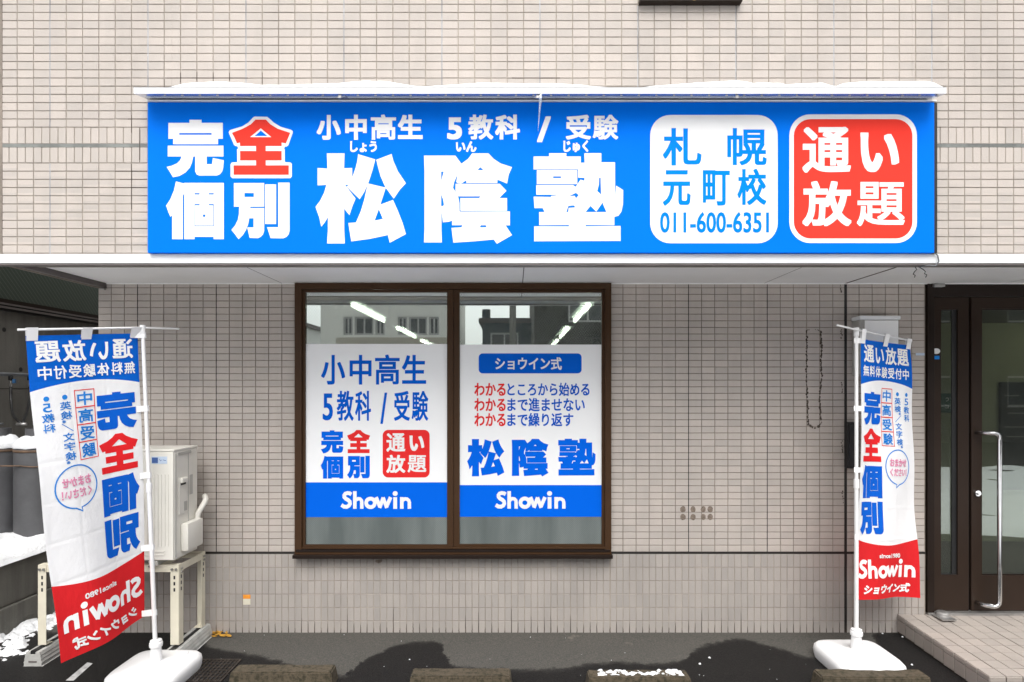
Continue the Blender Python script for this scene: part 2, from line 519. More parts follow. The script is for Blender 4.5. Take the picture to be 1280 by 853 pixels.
def m_banner():
    """printed polyester: blue head, white field, red foot; light shines through a little"""
    t = NT('banner_cloth')
    uv = t.node('ShaderNodeUVMap', uv_map='UVMap')
    o = t.xyz(uv.outputs[0])
    k = t.math('SUBTRACT', o[0], 0.5)
    k2 = t.math('MULTIPLY', k, k)
    top = t.math('ADD', 0.150, t.math('MULTIPLY', k2, 0.09))
    low = t.math('SUBTRACT', 0.792, t.math('MULTIPLY', k2, 0.10))
    isb = t.math('LESS_THAN', o[1], top)
    isr = t.math('GREATER_THAN', o[1], low)
    c = t.mix(isb, (0.90, 0.90, 0.91), (0.0, 0.12, 0.60))
    c = t.mix(isr, c, (0.72, 0.02, 0.025))
    t.set('Base Color', c)
    t.set('Roughness', 0.7)
    t.set('Specular IOR Level', 0.15)
    wv = t.node('ShaderNodeTexNoise', i_Scale=900.0)
    # packing folds and small creases
    fx = t.math('ABSOLUTE', t.math('SUBTRACT', t.math('FRACT', t.math('ADD', t.math('MULTIPLY', o[0], 3.0), 0.5)), 0.5))
    fy = t.math('ABSOLUTE', t.math('SUBTRACT', t.math('FRACT', t.math('ADD', t.math('MULTIPLY', o[1], 8.0), 0.35)), 0.5))
    fold = t.math('MINIMUM', t.math('MULTIPLY', fx, 14.0, clamp=True), t.math('MULTIPLY', fy, 12.0, clamp=True))
    cre = t.noise(t.scale(uv.outputs[0], (5.0, 9.0, 1.0)), 2.2, 5, 0.62)
    hgt = t.math('ADD', t.math('ADD', t.math('MULTIPLY', fold, 0.35), t.math('MULTIPLY', cre, 1.3)), t.math('MULTIPLY', wv.outputs[0], 0.03))
    t.bump(hgt, 0.32, 0.012)
    tl = t.node('ShaderNodeBsdfTranslucent')
    t.l.new(c, tl.inputs['Color'])
    mx = t.node('ShaderNodeMixShader')
    mx.inputs[0].default_value = 0.14
    t.l.new(t.b.outputs[0], mx.inputs[1])
    t.l.new(tl.outputs[0], mx.inputs[2])
    t.l.new(mx.outputs[0], t.out.inputs['Surface'])
    return t.m
M['banner'] = m_banner()

# ------------------------------------------------------------------ lettering
_cu = bpy.data.curves.new('glyph_source', 'FONT')
_cu.size = 1.0
_cu.resolution_u = 4
_G = {}
def glyph(text):
    if text in _G: return _G[text]
    _cu.body = text
    o = bpy.data.objects.new('glyph_source', _cu)
    COL.objects.link(o)
    dg = bpy.context.evaluated_depsgraph_get()
    dg.update()
    me = o.evaluated_get(dg).to_mesh()
    v = np.array([q.co[:2] for q in me.vertices])
    f = [tuple(q.vertices) for q in me.polygons]
    bpy.data.objects.remove(o)
    cnt = {}
    for q in f:
        for a, b in zip(q, q[1:] + q[:1]):
            k = (min(a, b), max(a, b))
            cnt[k] = cnt.get(k, 0) + 1
    _G[text] = (v, f, [k for k, c in cnt.items() if c == 1])
    return _G[text]
OCT = [(1, .86), (.86, 1), (-.86, 1), (-1, .86), (-1, -.86), (-.86, -1), (.86, -1), (1, -.86)]
def hull(pts):
    pts = sorted(set(pts))
    def half(ps):
        h = []
        for p in ps:
            while len(h) > 1 and (h[-1][0] - h[-2][0]) * (p[1] - h[-2][1]) - (h[-1][1] - h[-2][1]) * (p[0] - h[-2][0]) <= 1e-12: h.pop()
            h.append(p)
        return h[:-1]
    return half(pts) + half(pts[::-1])
def put(mb, text, box, conv, r=0.0, w0=0.0, ry=None, skew=0.0, sub=None):
    """write text into a box of picture (or print) coordinates; r thickens the strokes; conv(x, y, w) gives the point in the place"""
    v, f, edges = glyph(text)
    x0, y0, x1, y1 = box
    ry = r if ry is None else ry
    lo, hi = v.min(0), v.max(0)
    sx = (x1 - x0 - 2 * r) / max(1e-6, hi[0] - lo[0])
    sy = (y1 - y0 - 2 * ry) / max(1e-6, hi[1] - lo[1])
    q = np.empty_like(v)
    q[:, 0] = x0 + r + (v[:, 0] - lo[0]) * sx
    q[:, 1] = y1 - ry - (v[:, 1] - lo[1]) * sy
    if skew: q[:, 0] += skew * (y1 - q[:, 1])
    n = len(mb.v)
    mb.v += [tuple(conv(a, b, w0)) for a, b in q]
    mb.f += [tuple(i + n for i in t) for t in f]
    if r <= 0: return
    # grow the strokes: every outline edge swept by a small octagon, each piece a hair's breadth above the last
    for k, (i, j) in enumerate(edges):
        h = hull([(q[e][0] + dx * r, q[e][1] + dy * ry) for e in (i, j) for dx, dy in OCT])
        n = len(mb.v)
        mb.v += [tuple(conv(a, b, w0 + 1.5e-5 + ((k * 0.6180339) % 1.0) * len(edges) * 5e-6)) for a, b in h]
        mb.f.append(tuple(range(n, n + len(h))))
# the sign maker's very heavy characters, drawn stroke by stroke: shapes of (outline, holes...), y down
HEAVY = {
'松': [[[(128,45),(280,45),(276,172),(345,170),(346,250),(318,312),(285,314),(375,432),(350,490),(322,572),(277,518),(277,700),(282,815),(130,815),(137,700),(137,590),(110,635),(80,672),(62,590),(30,502),(70,450),(105,380),(124,314),(48,318),(48,170),(133,175)]],
  [[(397,52),(545,97),(520,190),(484,300),(450,375),(410,437),(300,330),(320,305),(346,250),(375,170),(390,110)]],
  [[(553,100),(685,50),(700,110),(740,200),(808,300),(760,350),(703,432),(632,335),(590,240),(565,150)]],
  [[(480,302),(635,338),(615,400),(588,483),(697,443),(740,540),(780,640),(808,735),(670,808),(652,743),(500,775),(338,797),(313,640),(378,636),(420,540),(450,440)], [(575,522),(610,605),(538,620)]]],
'陰': [[[(40,62),(310,62),(362,132),(330,220),(300,290),(290,340),(320,390),(335,420),(345,470),(346,545),(340,590),(300,615),(255,632),(203,637),(198,590),(190,540),(190,700),(194,810),(40,810),(45,700),(45,200)], [(188,200),(210,200),(188,282)], [(188,395),(205,440),(212,485),(205,497),(188,497)]],
  [[(455,43),(595,43),(640,90),(700,130),(798,162),(770,225),(755,303),(700,280),(672,270),(672,297),(405,297),(405,275),(360,303),(330,300),(318,290),(330,220),(362,132),(420,90)], [(525,162),(552,188),(500,188)]],
  [[(312,305),(692,305),(750,365),(688,428),(755,428),(755,537),(354,537),(354,428),(515,428),(528,413),(335,413),(312,370)]],
  [[(282,545),(780,543),(780,663),(742,663),(798,747),(668,822),(640,785),(480,800),(293,812),(277,685),(362,680),(372,662),(282,662)], [(530,662),(572,662),(580,680),(520,680)]]],
'塾': [[[(37,68),(170,68),(170,40),(318,40),(318,68),(442,68),(442,122),(475,122),(472,40),(618,40),(618,118),(736,118),(736,320),(741,430),(745,320),(806,358),(804,480),(790,545),(765,580),(730,590),(730,662),(483,660),(483,672),(783,668),(783,797),(42,800),(42,672),(340,672),(340,660),(85,662),(85,548),(132,548),(115,514),(45,514),(37,415),(185,418),(188,408),(228,405),(235,398),(60,398),(60,315),(375,315),(398,330),(440,268),(473,278),(473,252),(420,252),(420,180),(37,180)], [(600,252),(612,252),(617,397),(583,367),(597,310)], [(342,410),(400,382),(424,402),(400,430),(390,408)], [(335,495),(380,490),(398,508),(338,512),(335,548),(318,548)], [(483,548),(525,495),(575,545),(628,467),(662,548)]],
  [[(65,187),(412,187),(412,307),(65,307)], [(205,240),(272,240),(272,255),(205,255)]]],
'完': [[[(65,105),(342,105),(342,65),(500,65),(500,105),(780,105),(780,312),(717,312),(717,383),(127,383),(127,312),(65,312)], [(208,238),(632,238),(632,260),(208,260)]],
  [[(57,402),(788,402),(788,542),(568,542),(568,642),(638,642),(650,562),(793,592),(785,690),(770,740),(740,775),(700,790),(470,790),(435,775),(417,735),(417,542),(392,542),(375,620),(345,690),(290,750),(210,795),(125,812),(85,745),(42,678),(110,662),(180,630),(220,590),(238,542),(57,542)]]],
'全': [[[(360,80),(492,80),(550,140),(640,195),(800,248),(775,310),(745,382),(692,370),(692,415),(490,415),(490,478),(692,478),(692,597),(490,597),(490,660),(782,660),(782,780),(82,780),(82,660),(367,660),(367,597),(165,597),(165,478),(367,478),(367,415),(165,415),(162,370),(125,380),(95,310),(62,248),(200,195),(300,140)], [(427,190),(562,302),(290,302)]]],
'全外': [[[(345,40),(505,42),(530,60),(590,115),(680,170),(810,208),(832,225),(832,245),(775,405),(755,420),(735,422),(722,440),(730,460),(730,605),(740,620),(800,622),(820,640),(820,800),(800,822),(65,822),(43,800),(43,645),(60,622),(125,620),(128,605),(125,460),(140,440),(128,418),(100,412),(85,395),(20,245),(25,222),(45,208),(190,165),(270,115),(325,55)], [(427,218),(510,287),(348,287)]]],
'個': [[[(162,52),(255,78),(275,78),(270,200),(250,240),(250,798),(112,798),(112,490),(90,510),(60,440),(35,365),(90,280),(135,170)]],
  [[(270,72),(780,72),(780,798),(648,798),(648,768),(402,768),(402,798),(270,798)], [(402,204),(467,204),(467,222),(402,222)], [(587,204),(650,204),(650,222),(587,222)], [(402,345),(467,345),(467,362),(408,362),(408,622),(642,622),(642,362),(587,362),(587,345),(650,345),(650,632),(402,632)], [(510,480),(542,480),(542,510),(510,510)]]],
'別': [[[(85,75),(477,75),(477,383),(297,383),(297,402),(477,402),(477,700),(462,745),(430,780),(395,795),(290,792),(258,655),(340,655),(340,535),(283,535),(270,610),(240,690),(200,755),(145,808),(95,740),(53,688),(100,630),(135,560),(150,480),(153,383),(85,383)], [(222,205),(343,205),(343,257),(222,257)]],
  [[(490,93),(632,93),(632,610),(490,610)]], [[(660,70),(807,70),(807,700),(795,745),(765,780),(725,797),(562,795),(515,652),(660,652)]]]}
from mathutils.geometry import tessellate_polygon
def put_heavy(mb, ch, box, conv, w0=0.0, cut=None):
    shapes = HEAVY[ch]
    al = [p for sh in shapes for p in sh[0]]
    mx0, my0 = min(p[0] for p in al), min(p[1] for p in al)
    mx1, my1 = max(p[0] for p in al), max(p[1] for p in al)
    fit = lambda p: (box[0] + (p[0] - mx0) / (mx1 - mx0) * (box[2] - box[0]), box[1] + (p[1] - my0) / (my1 - my0) * (box[3] - box[1]))
    for k, sh in enumerate(shapes):
        flat_ = [fit(p) for loop in sh for p in loop]
        tris = [tuple(flat_[i] for i in t) for t in tessellate_polygon([[Vector((*fit(p), 0)) for p in loop] for loop in sh])]
        todo, out = tris, []
        while todo:                     # on bent cloth the pieces must be small enough to follow it
            t = todo.pop()
            L = [math.hypot(t[i][0] - t[(i + 1) % 3][0], (t[i][1] - t[(i + 1) % 3][1]) * 3) for i in range(3)]
            if cut and max(L) > cut:
                i = L.index(max(L)); a, b, c = t[i], t[(i + 1) % 3], t[(i + 2) % 3]
                m = ((a[0] + b[0]) / 2, (a[1] + b[1]) / 2)
                todo += [(a, m, c), (m, b, c)]
            else:
                out.append(t)
        for t in out:
            n = len(mb.v)
            mb.v += [tuple(conv(x, y, w0 + k * 4e-5)) for x, y in t]
            mb.f.append((n, n + 1, n + 2))

def rrect(x0, y0, x1, y1, r, n=8):
    pts = []
    for (cx, cy, a) in ((x1 - r, y0 + r, -90), (x1 - r, y1 - r, 0), (x0 + r, y1 - r, 90), (x0 + r, y0 + r, 180)):
        for k in range(n + 1):
            b = R(a + 90 * k / n)
            pts.append((cx + r * math.cos(b), cy + r * math.sin(b)))
    return pts
def poly(mb, pts, conv, w):
    n = len(mb.v)
    mb.v += [tuple(conv(x, y, w)) for x, y in pts]
    mb.f.append(tuple(range(n, n + len(pts))))
def strip(mb, pts, width, conv, w, closed=False, taper=None):
    """a flat stroke along a line"""
    n0 = len(mb.v)
    m = len(pts)
    for i in range(m):
        a = pts[(i - 1) % m] if closed or i > 0 else pts[i]
        b = pts[(i + 1) % m] if closed or i < m - 1 else pts[i]
        dx, dy = b[0] - a[0], b[1] - a[1]
        L = math.hypot(dx, dy) or 1
        hw = width / 2 * (taper[i] if taper else 1)
        mb.v.append(tuple(conv(pts[i][0] - dy / L * hw, pts[i][1] + dx / L * hw, w)))
        mb.v.append(tuple(conv(pts[i][0] + dy / L * hw, pts[i][1] - dx / L * hw, w)))
    for i in range(m if closed else m - 1):
        j = (i + 1) % m
        mb.f.append((n0 + 2 * i, n0 + 2 * i + 1, n0 + 2 * j + 1, n0 + 2 * j))
def arc(cx, cy, rx, ry, a0, a1, n=20):
    return [(cx + rx * math.cos(R(a0 + (a1 - a0) * k / n)), cy - ry * math.sin(R(a0 + (a1 - a0) * k / n))) for k in range(n + 1)]
def wordmark(mb, box, conv, w):
    """the heavy geometric wordmark Showin, drawn as strokes in a unit frame (x 0..4.05, y 0 top .. 1 base)"""
    x0, y0, x1, y1 = box
    cv = lambda x, y, ww: conv(x0 + (x1 - x0) * x / 4.05, y0 + (y1 - y0) * y, ww)
    t = 0.215
    # S
    s = [(0.60, 0.20), (0.50, 0.135), (0.37, 0.125), (0.25, 0.16), (0.185, 0.25), (0.195, 0.345), (0.28, 0.435), (0.42, 0.51), (0.51, 0.60), (0.525, 0.71), (0.46, 0.82), (0.33, 0.885), (0.18, 0.875), (0.03, 0.78)]
    strip(mb, s, t, cv, w)
    # h
    strip(mb, [(0.80, 0.02), (0.80, 0.99)], t * 0.95, cv, w + 5e-5)
    strip(mb, [(0.80, 0.62), (0.86, 0.50), (0.98, 0.435), (1.10, 0.45), (1.18, 0.53), (1.20, 0.64), (1.20, 0.99)], t * 0.9, cv, w + 1e-4)
    # o
    strip(mb, arc(1.70, 0.665, 0.25, 0.235, 0, 345, 24), t * 0.98, cv, w + 5e-5, closed=True)
    # w
    strip(mb, [(2.02, 0.35), (2.25, 0.90)], t * 0.95, cv, w + 1e-4)
    strip(mb, [(2.22, 0.94), (2.44, 0.37)], t * 0.95, cv, w + 1.5e-4)
    strip(mb, [(2.42, 0.37), (2.64, 0.94)], t * 0.95, cv, w + 2e-4)
    strip(mb, [(2.61, 0.90), (2.86, 0.35)], t * 0.95, cv, w + 2.5e-4)
    # i
    strip(mb, [(3.12, 0.35), (3.12, 0.99)], t, cv, w + 5e-5)
    poly(mb, arc(3.12, 0.15, 0.145, 0.135, 0, 345, 18), cv, w + 1e-4)
    # n
    strip(mb, [(3.50, 0.35), (3.50, 0.99)], t * 0.95, cv, w + 5e-5)
    strip(mb, [(3.50, 0.60), (3.57, 0.50), (3.68, 0.445), (3.80, 0.455), (3.90, 0.53), (3.935, 0.64), (3.935, 0.99)], t * 0.9, cv, w + 1e-4)

# ================================================================== GROUND
def ground_z(y):
    return 0.0 if y >= 0 else max(-0.05, 0.04 * y)
def build_ground():
    ys = [90, 12, 3, 0.3, 0.0, -0.4, -0.8, -1.25, -3.0, -8, -20, -45, -120]
    xs = [-120, -40, -12, -6, -3, 0, 3, 6, 12, 40, 120]
    v = [(x, y, ground_z(y)) for y in ys for x in xs]
    n = len(xs)
    f = [((j + 1) * n + i, (j + 1) * n + i + 1, j * n + i + 1, j * n + i) for j in range(len(ys) - 1) for i in range(n - 1)]
    o = mesh_obj('ground', v, f, M['asphalt'])
    tag(o, 'dark asphalt forecourt, damp beyond a wavy edge', None, kind='structure')
build_ground()

def field(name, x0, x1, y0, y1, nx, ny, zf, mat, parent=None):
    v, f = [], []
    for j in range(ny + 1):
        for i in range(nx + 1):
            x = x0 + (x1 - x0) * i / nx
            y = y0 + (y1 - y0) * j / ny
            v.append((x, y, zf(x, y)))
    for j in range(ny):
        for i in range(nx):
            a = j * (nx + 1) + i
            f.append((a, a + 1, a + nx + 2, a + nx + 1))
    return mesh_obj(name, v, f, mat, parent, smooth=True)
from mathutils import noise as mn
def nz(x, y, sc, seed=0.0, oct=4):
    return mn.fractal(Vector((x * sc, y * sc, seed)), 1.0, 2.0, oct)
def snow_field_z(x, y):
    e = min(y + 10.2, -3.0 - y, 1.2)
    return -0.05 + 0.05 * min(1, e * 2.0) + 0.06 * nz(x, y * 2.2, 1.1, 3.3) - 0.02
o = field('snowy_road', -30, 30, -10.2, -2.9, 240, 54, snow_field_z, M['snow'])  # snow mirrored in the door, widened and drawn closer to add bounce light
o['kind'] = 'structure'

# ================================================================== THE TILED BUILDING
bld = empty('tiled_building', (0, 0, 0), 'beige tiled building with overhanging upper floor, white canopy edge and brown window', 'building')
YU = F / 205.0 - DW          # upper wall face
SU, SL = 205.0, 165.0
def xu(px): return (px - CX) / SU
def zu(py): return CAMZ + (CY - py) / SU
def xl(px): return (px - CX) / SL
def zl(py): return CAMZ + (CY - py) / SL
Z_FB, Z_FT = zu(330.6), zu(318.0)       # fascia
Z_SOF = zl(354.6)

def tile_template(wd, ht, d=0.009, ch=0.0014, axis='y'):
    a, b = wd / 2, ht / 2
    v = [(-a, d, -b), (a, d, -b), (a, d, b), (-a, d, b), (-a, ch, -b), (a, ch, -b), (a, ch, b), (-a, ch, b),
         (-a + ch, 0, -b + ch), (a - ch, 0, -b + ch), (a - ch, 0, b - ch), (-a + ch, 0, b - ch)]
    f = [(8, 9, 10, 11), (4, 5, 9, 8), (5, 6, 10, 9), (6, 7, 11, 10), (7, 4, 8, 11), (0, 1, 5, 4), (1, 2, 6, 5), (2, 3, 7, 6), (3, 0, 4, 7)]
    return v, f
_tile_me = {}
def shared_tile(wd, ht, mat):
    key = (round(wd, 4), round(ht, 4), mat.name)
    if key not in _tile_me:
        v, f = tile_template(wd, ht)
        me = bpy.data.meshes.new('tile')
        me.from_pydata(v, [], f)
        me.materials.append(mat)
        _tile_me[key] = me
    return _tile_me[key]
def lay_tiles(cells, yface, mat, parent, pick, fieldname):
    """cells: (x0, x1, z0, z1, full); the picked full ones become objects, the others one joined part"""
    rnd = random.Random(3)
    mb = MB()
    off = root_loc(parent)
    n = 0
    for (x0, x1, z0, z1, full) in cells:
        cx, cz, wd, ht = (x0 + x1) / 2, (z0 + z1) / 2, x1 - x0, z1 - z0
        if wd < 0.008 or ht < 0.006: continue
        y = yface + rnd.uniform(-0.0007, 0.0007)
        tx, tz = rnd.gauss(0, 0.0035), rnd.gauss(0, 0.0035)
        if full and n < 300 and pick(cx, cz):
            o = bpy.data.objects.new('tile', shared_tile(wd, ht, mat))
            COL.objects.link(o)
            o.parent = parent
            o.location = Vector((cx, y, cz)) - off
            o.rotation_euler = (tx, 0, tz)
            n += 1
        else:
            v, f = tile_template(wd, ht)
            mb.add([(cx + q[0], y + q[1] + q[0] * tz - q[2] * tx, cz + q[2]) for q in v], f)
    o = mb.build(fieldname, mat, parent)
    o['kind'] = 'stuff'
    return o
def grid_cells(rects, xlines, zlines, gx, gz, wides=()):
    """cut a grid of tiles to the rectangles of wall that are there"""
    out = []
    for i in range(len(xlines) - 1):
        for k in range(len(zlines) - 1):
            a, b, c, d = xlines[i] + gx / 2, xlines[i + 1] - gx / 2, zlines[k] + gz / 2, zlines[k + 1] - gz / 2
            for (x0, x1, z0, z1) in rects:
                p, q, r, s = max(a, x0), min(b, x1), max(c, z0), min(d, z1)
                if q - p > 0.008 and s - r > 0.006:
                    out.append((p, q, r, s, abs((q - p) - (b - a)) < 1e-5 and abs((s - r) - (d - c)) < 1e-5))
    return out

# ---- upper wall
XU0, XU1, ZU1 = xu(3), 4.9, 5.35
core = slab([XU0 + 0.004, XU1], [Z_FB + 0.03, ZU1], lambda i, k: True, YU + 0.0045, YU + 0.25)
upper = core.build('upper_wall', M['mortar'], bld)
ux0, upx = xu(62.3), 20.42 / SU
uxl = [ux0 + upx * k for k in range(-4, 90) if ux0 + upx * k < XU1 + 0.1]
uh = 10.25 / SU
zt, zs1, zs2, zb = zu(159.3), zu(180.2), zu(184.0), zu(204.0)
above = [zt + uh * k for k in range(0, 60) if zt + uh * k < ZU1 + 0.05]
below = [zb - uh * k for k in range(0, 14)][::-1]
SGX0, SGX1, SGZ0, SGZ1 = xu(215), xu(1140), zu(298), zu(150)      # behind the sign box nothing shows
WINX0, WINX1, WINZ = xu(799), xu(921), zu(7)
def wall_rects(z0, z1):
    r = [(XU0, SGX0, z0, z1), (SGX1, XU1, z0, z1), (SGX0, SGX1, z0, min(z1, SGZ0)), (SGX0, SGX1, max(z0, SGZ1), z1)]
    out = []
    for q in r:
        if q[3] - q[2] < 0.01: continue
        if q[0] < WINX0 < q[1] and q[3] > WINZ:
            out += [(q[0], WINX0, q[2], q[3]), (WINX1, q[1], q[2], q[3]), (WINX0, WINX1, q[2], WINZ)]
        else:
            out.append(q)
    return out
M['tile_upper'] = tile_material('tile_upper', TILE, ux0, upx, zt, uh)
M['tile_soldier'] = tile_material('tile_soldier', TILE, ux0, upx / 2, zs2, 10.0)
cells = grid_cells(wall_rects(zt, ZU1), uxl, above, 0.0055, 0.0050)
cells += grid_cells(wall_rects(Z_FT - 0.02, zb), uxl, below, 0.0055, 0.0050)
lay_tiles(cells, YU, M['tile_upper'], upper, lambda x, z: x < xu(196) and zu(318) < z < zu(2), 'tile_field')
uxs = [uxl[0] + upx / 2 * k for k in range(2 * len(uxl))]
cells = grid_cells(wall_rects(zs1, zt), uxs, [zs1, zt], 0.0055, 0.005) + grid_cells(wall_rects(zb, zs2), uxs, [zb, zs2], 0.0055, 0.005)
soldier = lay_tiles(cells, YU, M['tile_soldier'], upper, lambda x, z: (x < xu(190) or x > xu(1165)) and x < xu(1282), 'soldier_tile_field')
for seg in ((XU0, xu(200)), (xu(1150), XU1)):
    MB().box(seg[0], seg[1], YU + 0.0005, YU + 0.02, zs1 + 0.001, zs2 - 0.001).build('joint_sealant', M['sealant_grey'], upper)
for k in range(0, 13):
    x = ux0 + upx * 6 * k
    if x > XU1: break
    top = ZU1 if not (WINX0 - .02 < x < WINX1 + .02) else WINZ - 0.003
    segs = [(zt, top), (Z_FT, zb)] if not (SGX0 < x < SGX1) else [(SGZ1, top)]
    for (a, b) in segs:
        MB().box(x - 0.0026, x + 0.0026, YU + 0.0012, YU + 0.012, a, b).build('joint_sealant', M['sealant_blue'], upper)
# corner return of the upper floor
MB().box(XU0 - 0.02, XU0 - 0.001, YU + 0.001, YU + 3.0, Z_FB, ZU1).build('corner_trim', M['mortar_dark'], upper)
# dark tile marks in the joints around the sign (screw-plug dirt lines)
mk = MB()
cvu = lambda x, y, w_: (xu(x), YU - 0.0006 - w_, zu(y))
cg = lambda px: 62.3 + 10.21 * round((px - 62.3) / 10.21)
rg = lambda py: (159.3 - 10.25 * round((159.3 - py) / 10.25)) if py < 165 else 204 + 10.25 * round((py - 204) / 10.25)
for (pts) in ([(160, 150), (184, 150)], [(165.5, 144), (165.5, 166)], [(175.5, 160), (175.5, 200)], [(144, 210), (184, 210)], [(150, 224), (184, 224.5)], [(166, 205), (166, 262)], [(140, 236), (184, 236)], [(206, 99.5), (310, 99.8)], [(206.5, 99), (206.5, 110)], [(247, 90), (247, 101)], [(268, 91), (268, 102)], [(288, 91), (288, 101)], [(227, 91), (227, 103)], [(329, 91), (329, 105)], [(640, 100), (700, 100)], [(1045, 99), (1100, 99)]):
    if abs(pts[0][1] - pts[1][1]) < 2: pts = [(pts[0][0], rg(pts[0][1])), (pts[1][0], rg(pts[0][1]))]
    else: pts = [(cg(pts[0][0]), pts[0][1]), (cg(pts[0][0]), pts[1][1])]
    strip(mk, pts, 0.75, cvu, 0.0)
o = mk.build('grime_in_joints', M['stain'], upper)
o['kind'] = 'stuff'

# ---- upper window (its sill shows at the top edge of the picture)
uw = empty('window', (0, 0, 0)); uw.parent = bld
MB().box(WINX0 - 0.004, WINX1 + 0.02, YU - 0.045, YU + 0.04, zu(7.2), zu(1.2), 0.004).build('sill', M['bronze_dark'], uw)
fr = slab([WINX0, WINX0 + 0.05, WINX1 - 0.05, WINX1], [zu(1.0), zu(1.0) + 0.05, ZU1 - 0.05, ZU1], lambda i, k: not (i == 1 and k == 1), YU - 0.01, YU + 0.06)
fr.build('frame', M['bronze'], uw)
MB().box(WINX0 + 0.045, WINX1 - 0.045, YU + 0.02, YU + 0.026, zu(1.0) + 0.045, ZU1 - 0.045).build('pane', M['far_glass'], uw)
pk = MB()
for (a, b, c, d) in ((816, 818, 2.5, 6), (838, 842, 4, 6.2), (870, 872, 3.5, 6.5), (896, 908, 4.5, 5.6), (903, 907, 3.5, 4.6), (862, 868, 5.6, 6.4)):
    n_ = 7
    pk_pts = [((a + b) / 2 + (b - a) / 2 * math.cos(q * 6.283 / n_) * random.uniform(.6, 1.1), (c + d) / 2 + (d - c) / 2 * math.sin(q * 6.283 / n_) * random.uniform(.6, 1.1)) for q in range(n_)]
    poly(pk, pk_pts, lambda x, y, w_: (xu(x), YU - 0.0458, zu(y)), 0)
M['peel'] = plain('peel', (0.42, 0.28, 0.12), 0.8, 0.4, 40)
o = pk.build('peeled_paint', M['peel'], uw); o['kind'] = 'stuff'

# ---- canopy edge and soffit
XF0 = -3.26
fas = MB().box(XF0, XU1, YU - 0.006, YU + 0.05, Z_FB + 0.006, Z_FT, 0.002).build('fascia', M['white_metal'], bld)
MB().box(XF0, XU1, YU - 0.003, YU + 0.045, Z_FB - 0.006, Z_FB + 0.005, 0.0).build('drip_edge', M['gutter'], fas)
XS = [-3.085, xl(352.8), xl(653.3), xl(954.7), xl(1057), xl(1256), XU1]
for i in range(len(XS) - 1):
    g0 = 0.003 if i != 4 else 0.011
    g1 = 0.003 if i != 3 else 0.011
    MB().box(XS[i] + g0, XS[i + 1] - g1, YU + 0.052, 0.0, Z_SOF, Z_SOF + 0.012, 0.0015).build('soffit_panel', M['soffit'], bld)
for i in (1, 2, 3, 4, 5):
    hw = 0.0028 if i != 4 else 0.0105
    MB().box(XS[i] - hw, XS[i] + hw, YU + 0.053, -0.001, Z_SOF + 0.0008, Z_SOF + 0.011).build('soffit_joint', M['soffit_joint'] if i != 4 else M['stain'], bld)
MB().box(XF0, XU1, YU + 0.052, 0.2, Z_SOF + 0.0135, Z_SOF + 0.06).build('soffit_backing', M['soffit_joint'], bld)
MB().box(-3.085, XU1, -0.012, -0.001, Z_SOF - 0.006, Z_SOF - 0.0005).build('soffit_trim', M['soffit'], bld)
g = MB().box(-3.17, -3.088, YU + 0.06, 0.02, Z_SOF - 0.034, Z_SOF + 0.012, 0.006)
g.build('gutter', M['gutter'], bld)
g = MB().box(-3.13, -3.094, -0.02, 0.0, Z_SOF - 0.05, Z_SOF - 0.036, 0.003)
g.build('gutter_bracket', M['steel_dull'], bld)

# ---- lower wall
XL0, XL1 = xl(122), xl(1157.5)
WX0, WX1, WZ0, WZ1 = xl(371), xl(763), zl(691), Z_SOF - 0.004
DX1 = 4.55
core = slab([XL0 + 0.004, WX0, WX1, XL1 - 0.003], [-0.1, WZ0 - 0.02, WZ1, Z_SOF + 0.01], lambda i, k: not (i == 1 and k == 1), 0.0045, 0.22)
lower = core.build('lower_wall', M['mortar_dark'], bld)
lx0, lpx = xl(270.3), 16.4 / SL
lxl = [lx0 + lpx * k for k in range(-10, 58)]
lh = 8.255 / SL
zj = zl(691.4)
lzl = [zj + 0.008 + lh * k for k in range(0, 42)]
JX = xl(1057.2)
ZT = Z_SOF - 0.002
def lower_rects(z0, z1):
    r = []
    for (a, b) in ((XL0, JX - 0.011), (JX + 0.011, XL1)):
        if a < WX0 < b:
            r += [(a, WX0 - 0.002, z0, z1), (WX1 + 0.002, b, z0, z1)]
            if z0 < WZ0 - 0.02: r += [(WX0 - 0.002, WX1 + 0.002, z0, min(z1, WZ0 - 0.02))]
        else:
            r.append((a, b, z0, z1))
    return r
M['tile_lower'] = tile_material('tile_lower', TILE, lx0, lpx, zj + 0.008, lh)
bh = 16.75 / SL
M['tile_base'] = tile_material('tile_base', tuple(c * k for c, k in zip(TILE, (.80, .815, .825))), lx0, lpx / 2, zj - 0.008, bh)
cells = grid_cells(lower_rects(zj + 0.008, ZT), lxl, lzl, 0.005, 0.0045)
lay_tiles(cells, 0.0, M['tile_lower'], lower, lambda x, z: xl(858) < x < xl(1057) and z < zl(470), 'tile_field')
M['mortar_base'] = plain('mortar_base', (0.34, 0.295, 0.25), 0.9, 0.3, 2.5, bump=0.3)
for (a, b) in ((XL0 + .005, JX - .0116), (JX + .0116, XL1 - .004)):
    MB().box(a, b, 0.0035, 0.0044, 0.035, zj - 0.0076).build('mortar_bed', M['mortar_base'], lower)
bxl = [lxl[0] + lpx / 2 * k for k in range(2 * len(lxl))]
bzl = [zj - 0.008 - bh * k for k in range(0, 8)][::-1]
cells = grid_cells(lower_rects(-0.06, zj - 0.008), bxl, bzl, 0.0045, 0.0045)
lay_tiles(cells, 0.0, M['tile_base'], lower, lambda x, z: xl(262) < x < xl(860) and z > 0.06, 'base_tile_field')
for (a, b) in ((XL0, WX0), (WX1, XL1)):
    MB().box(a, b, 0.0006, 0.02, zj - 0.0075, zj + 0.0075).build('joint_sealant', M['sealant_black'], lower)
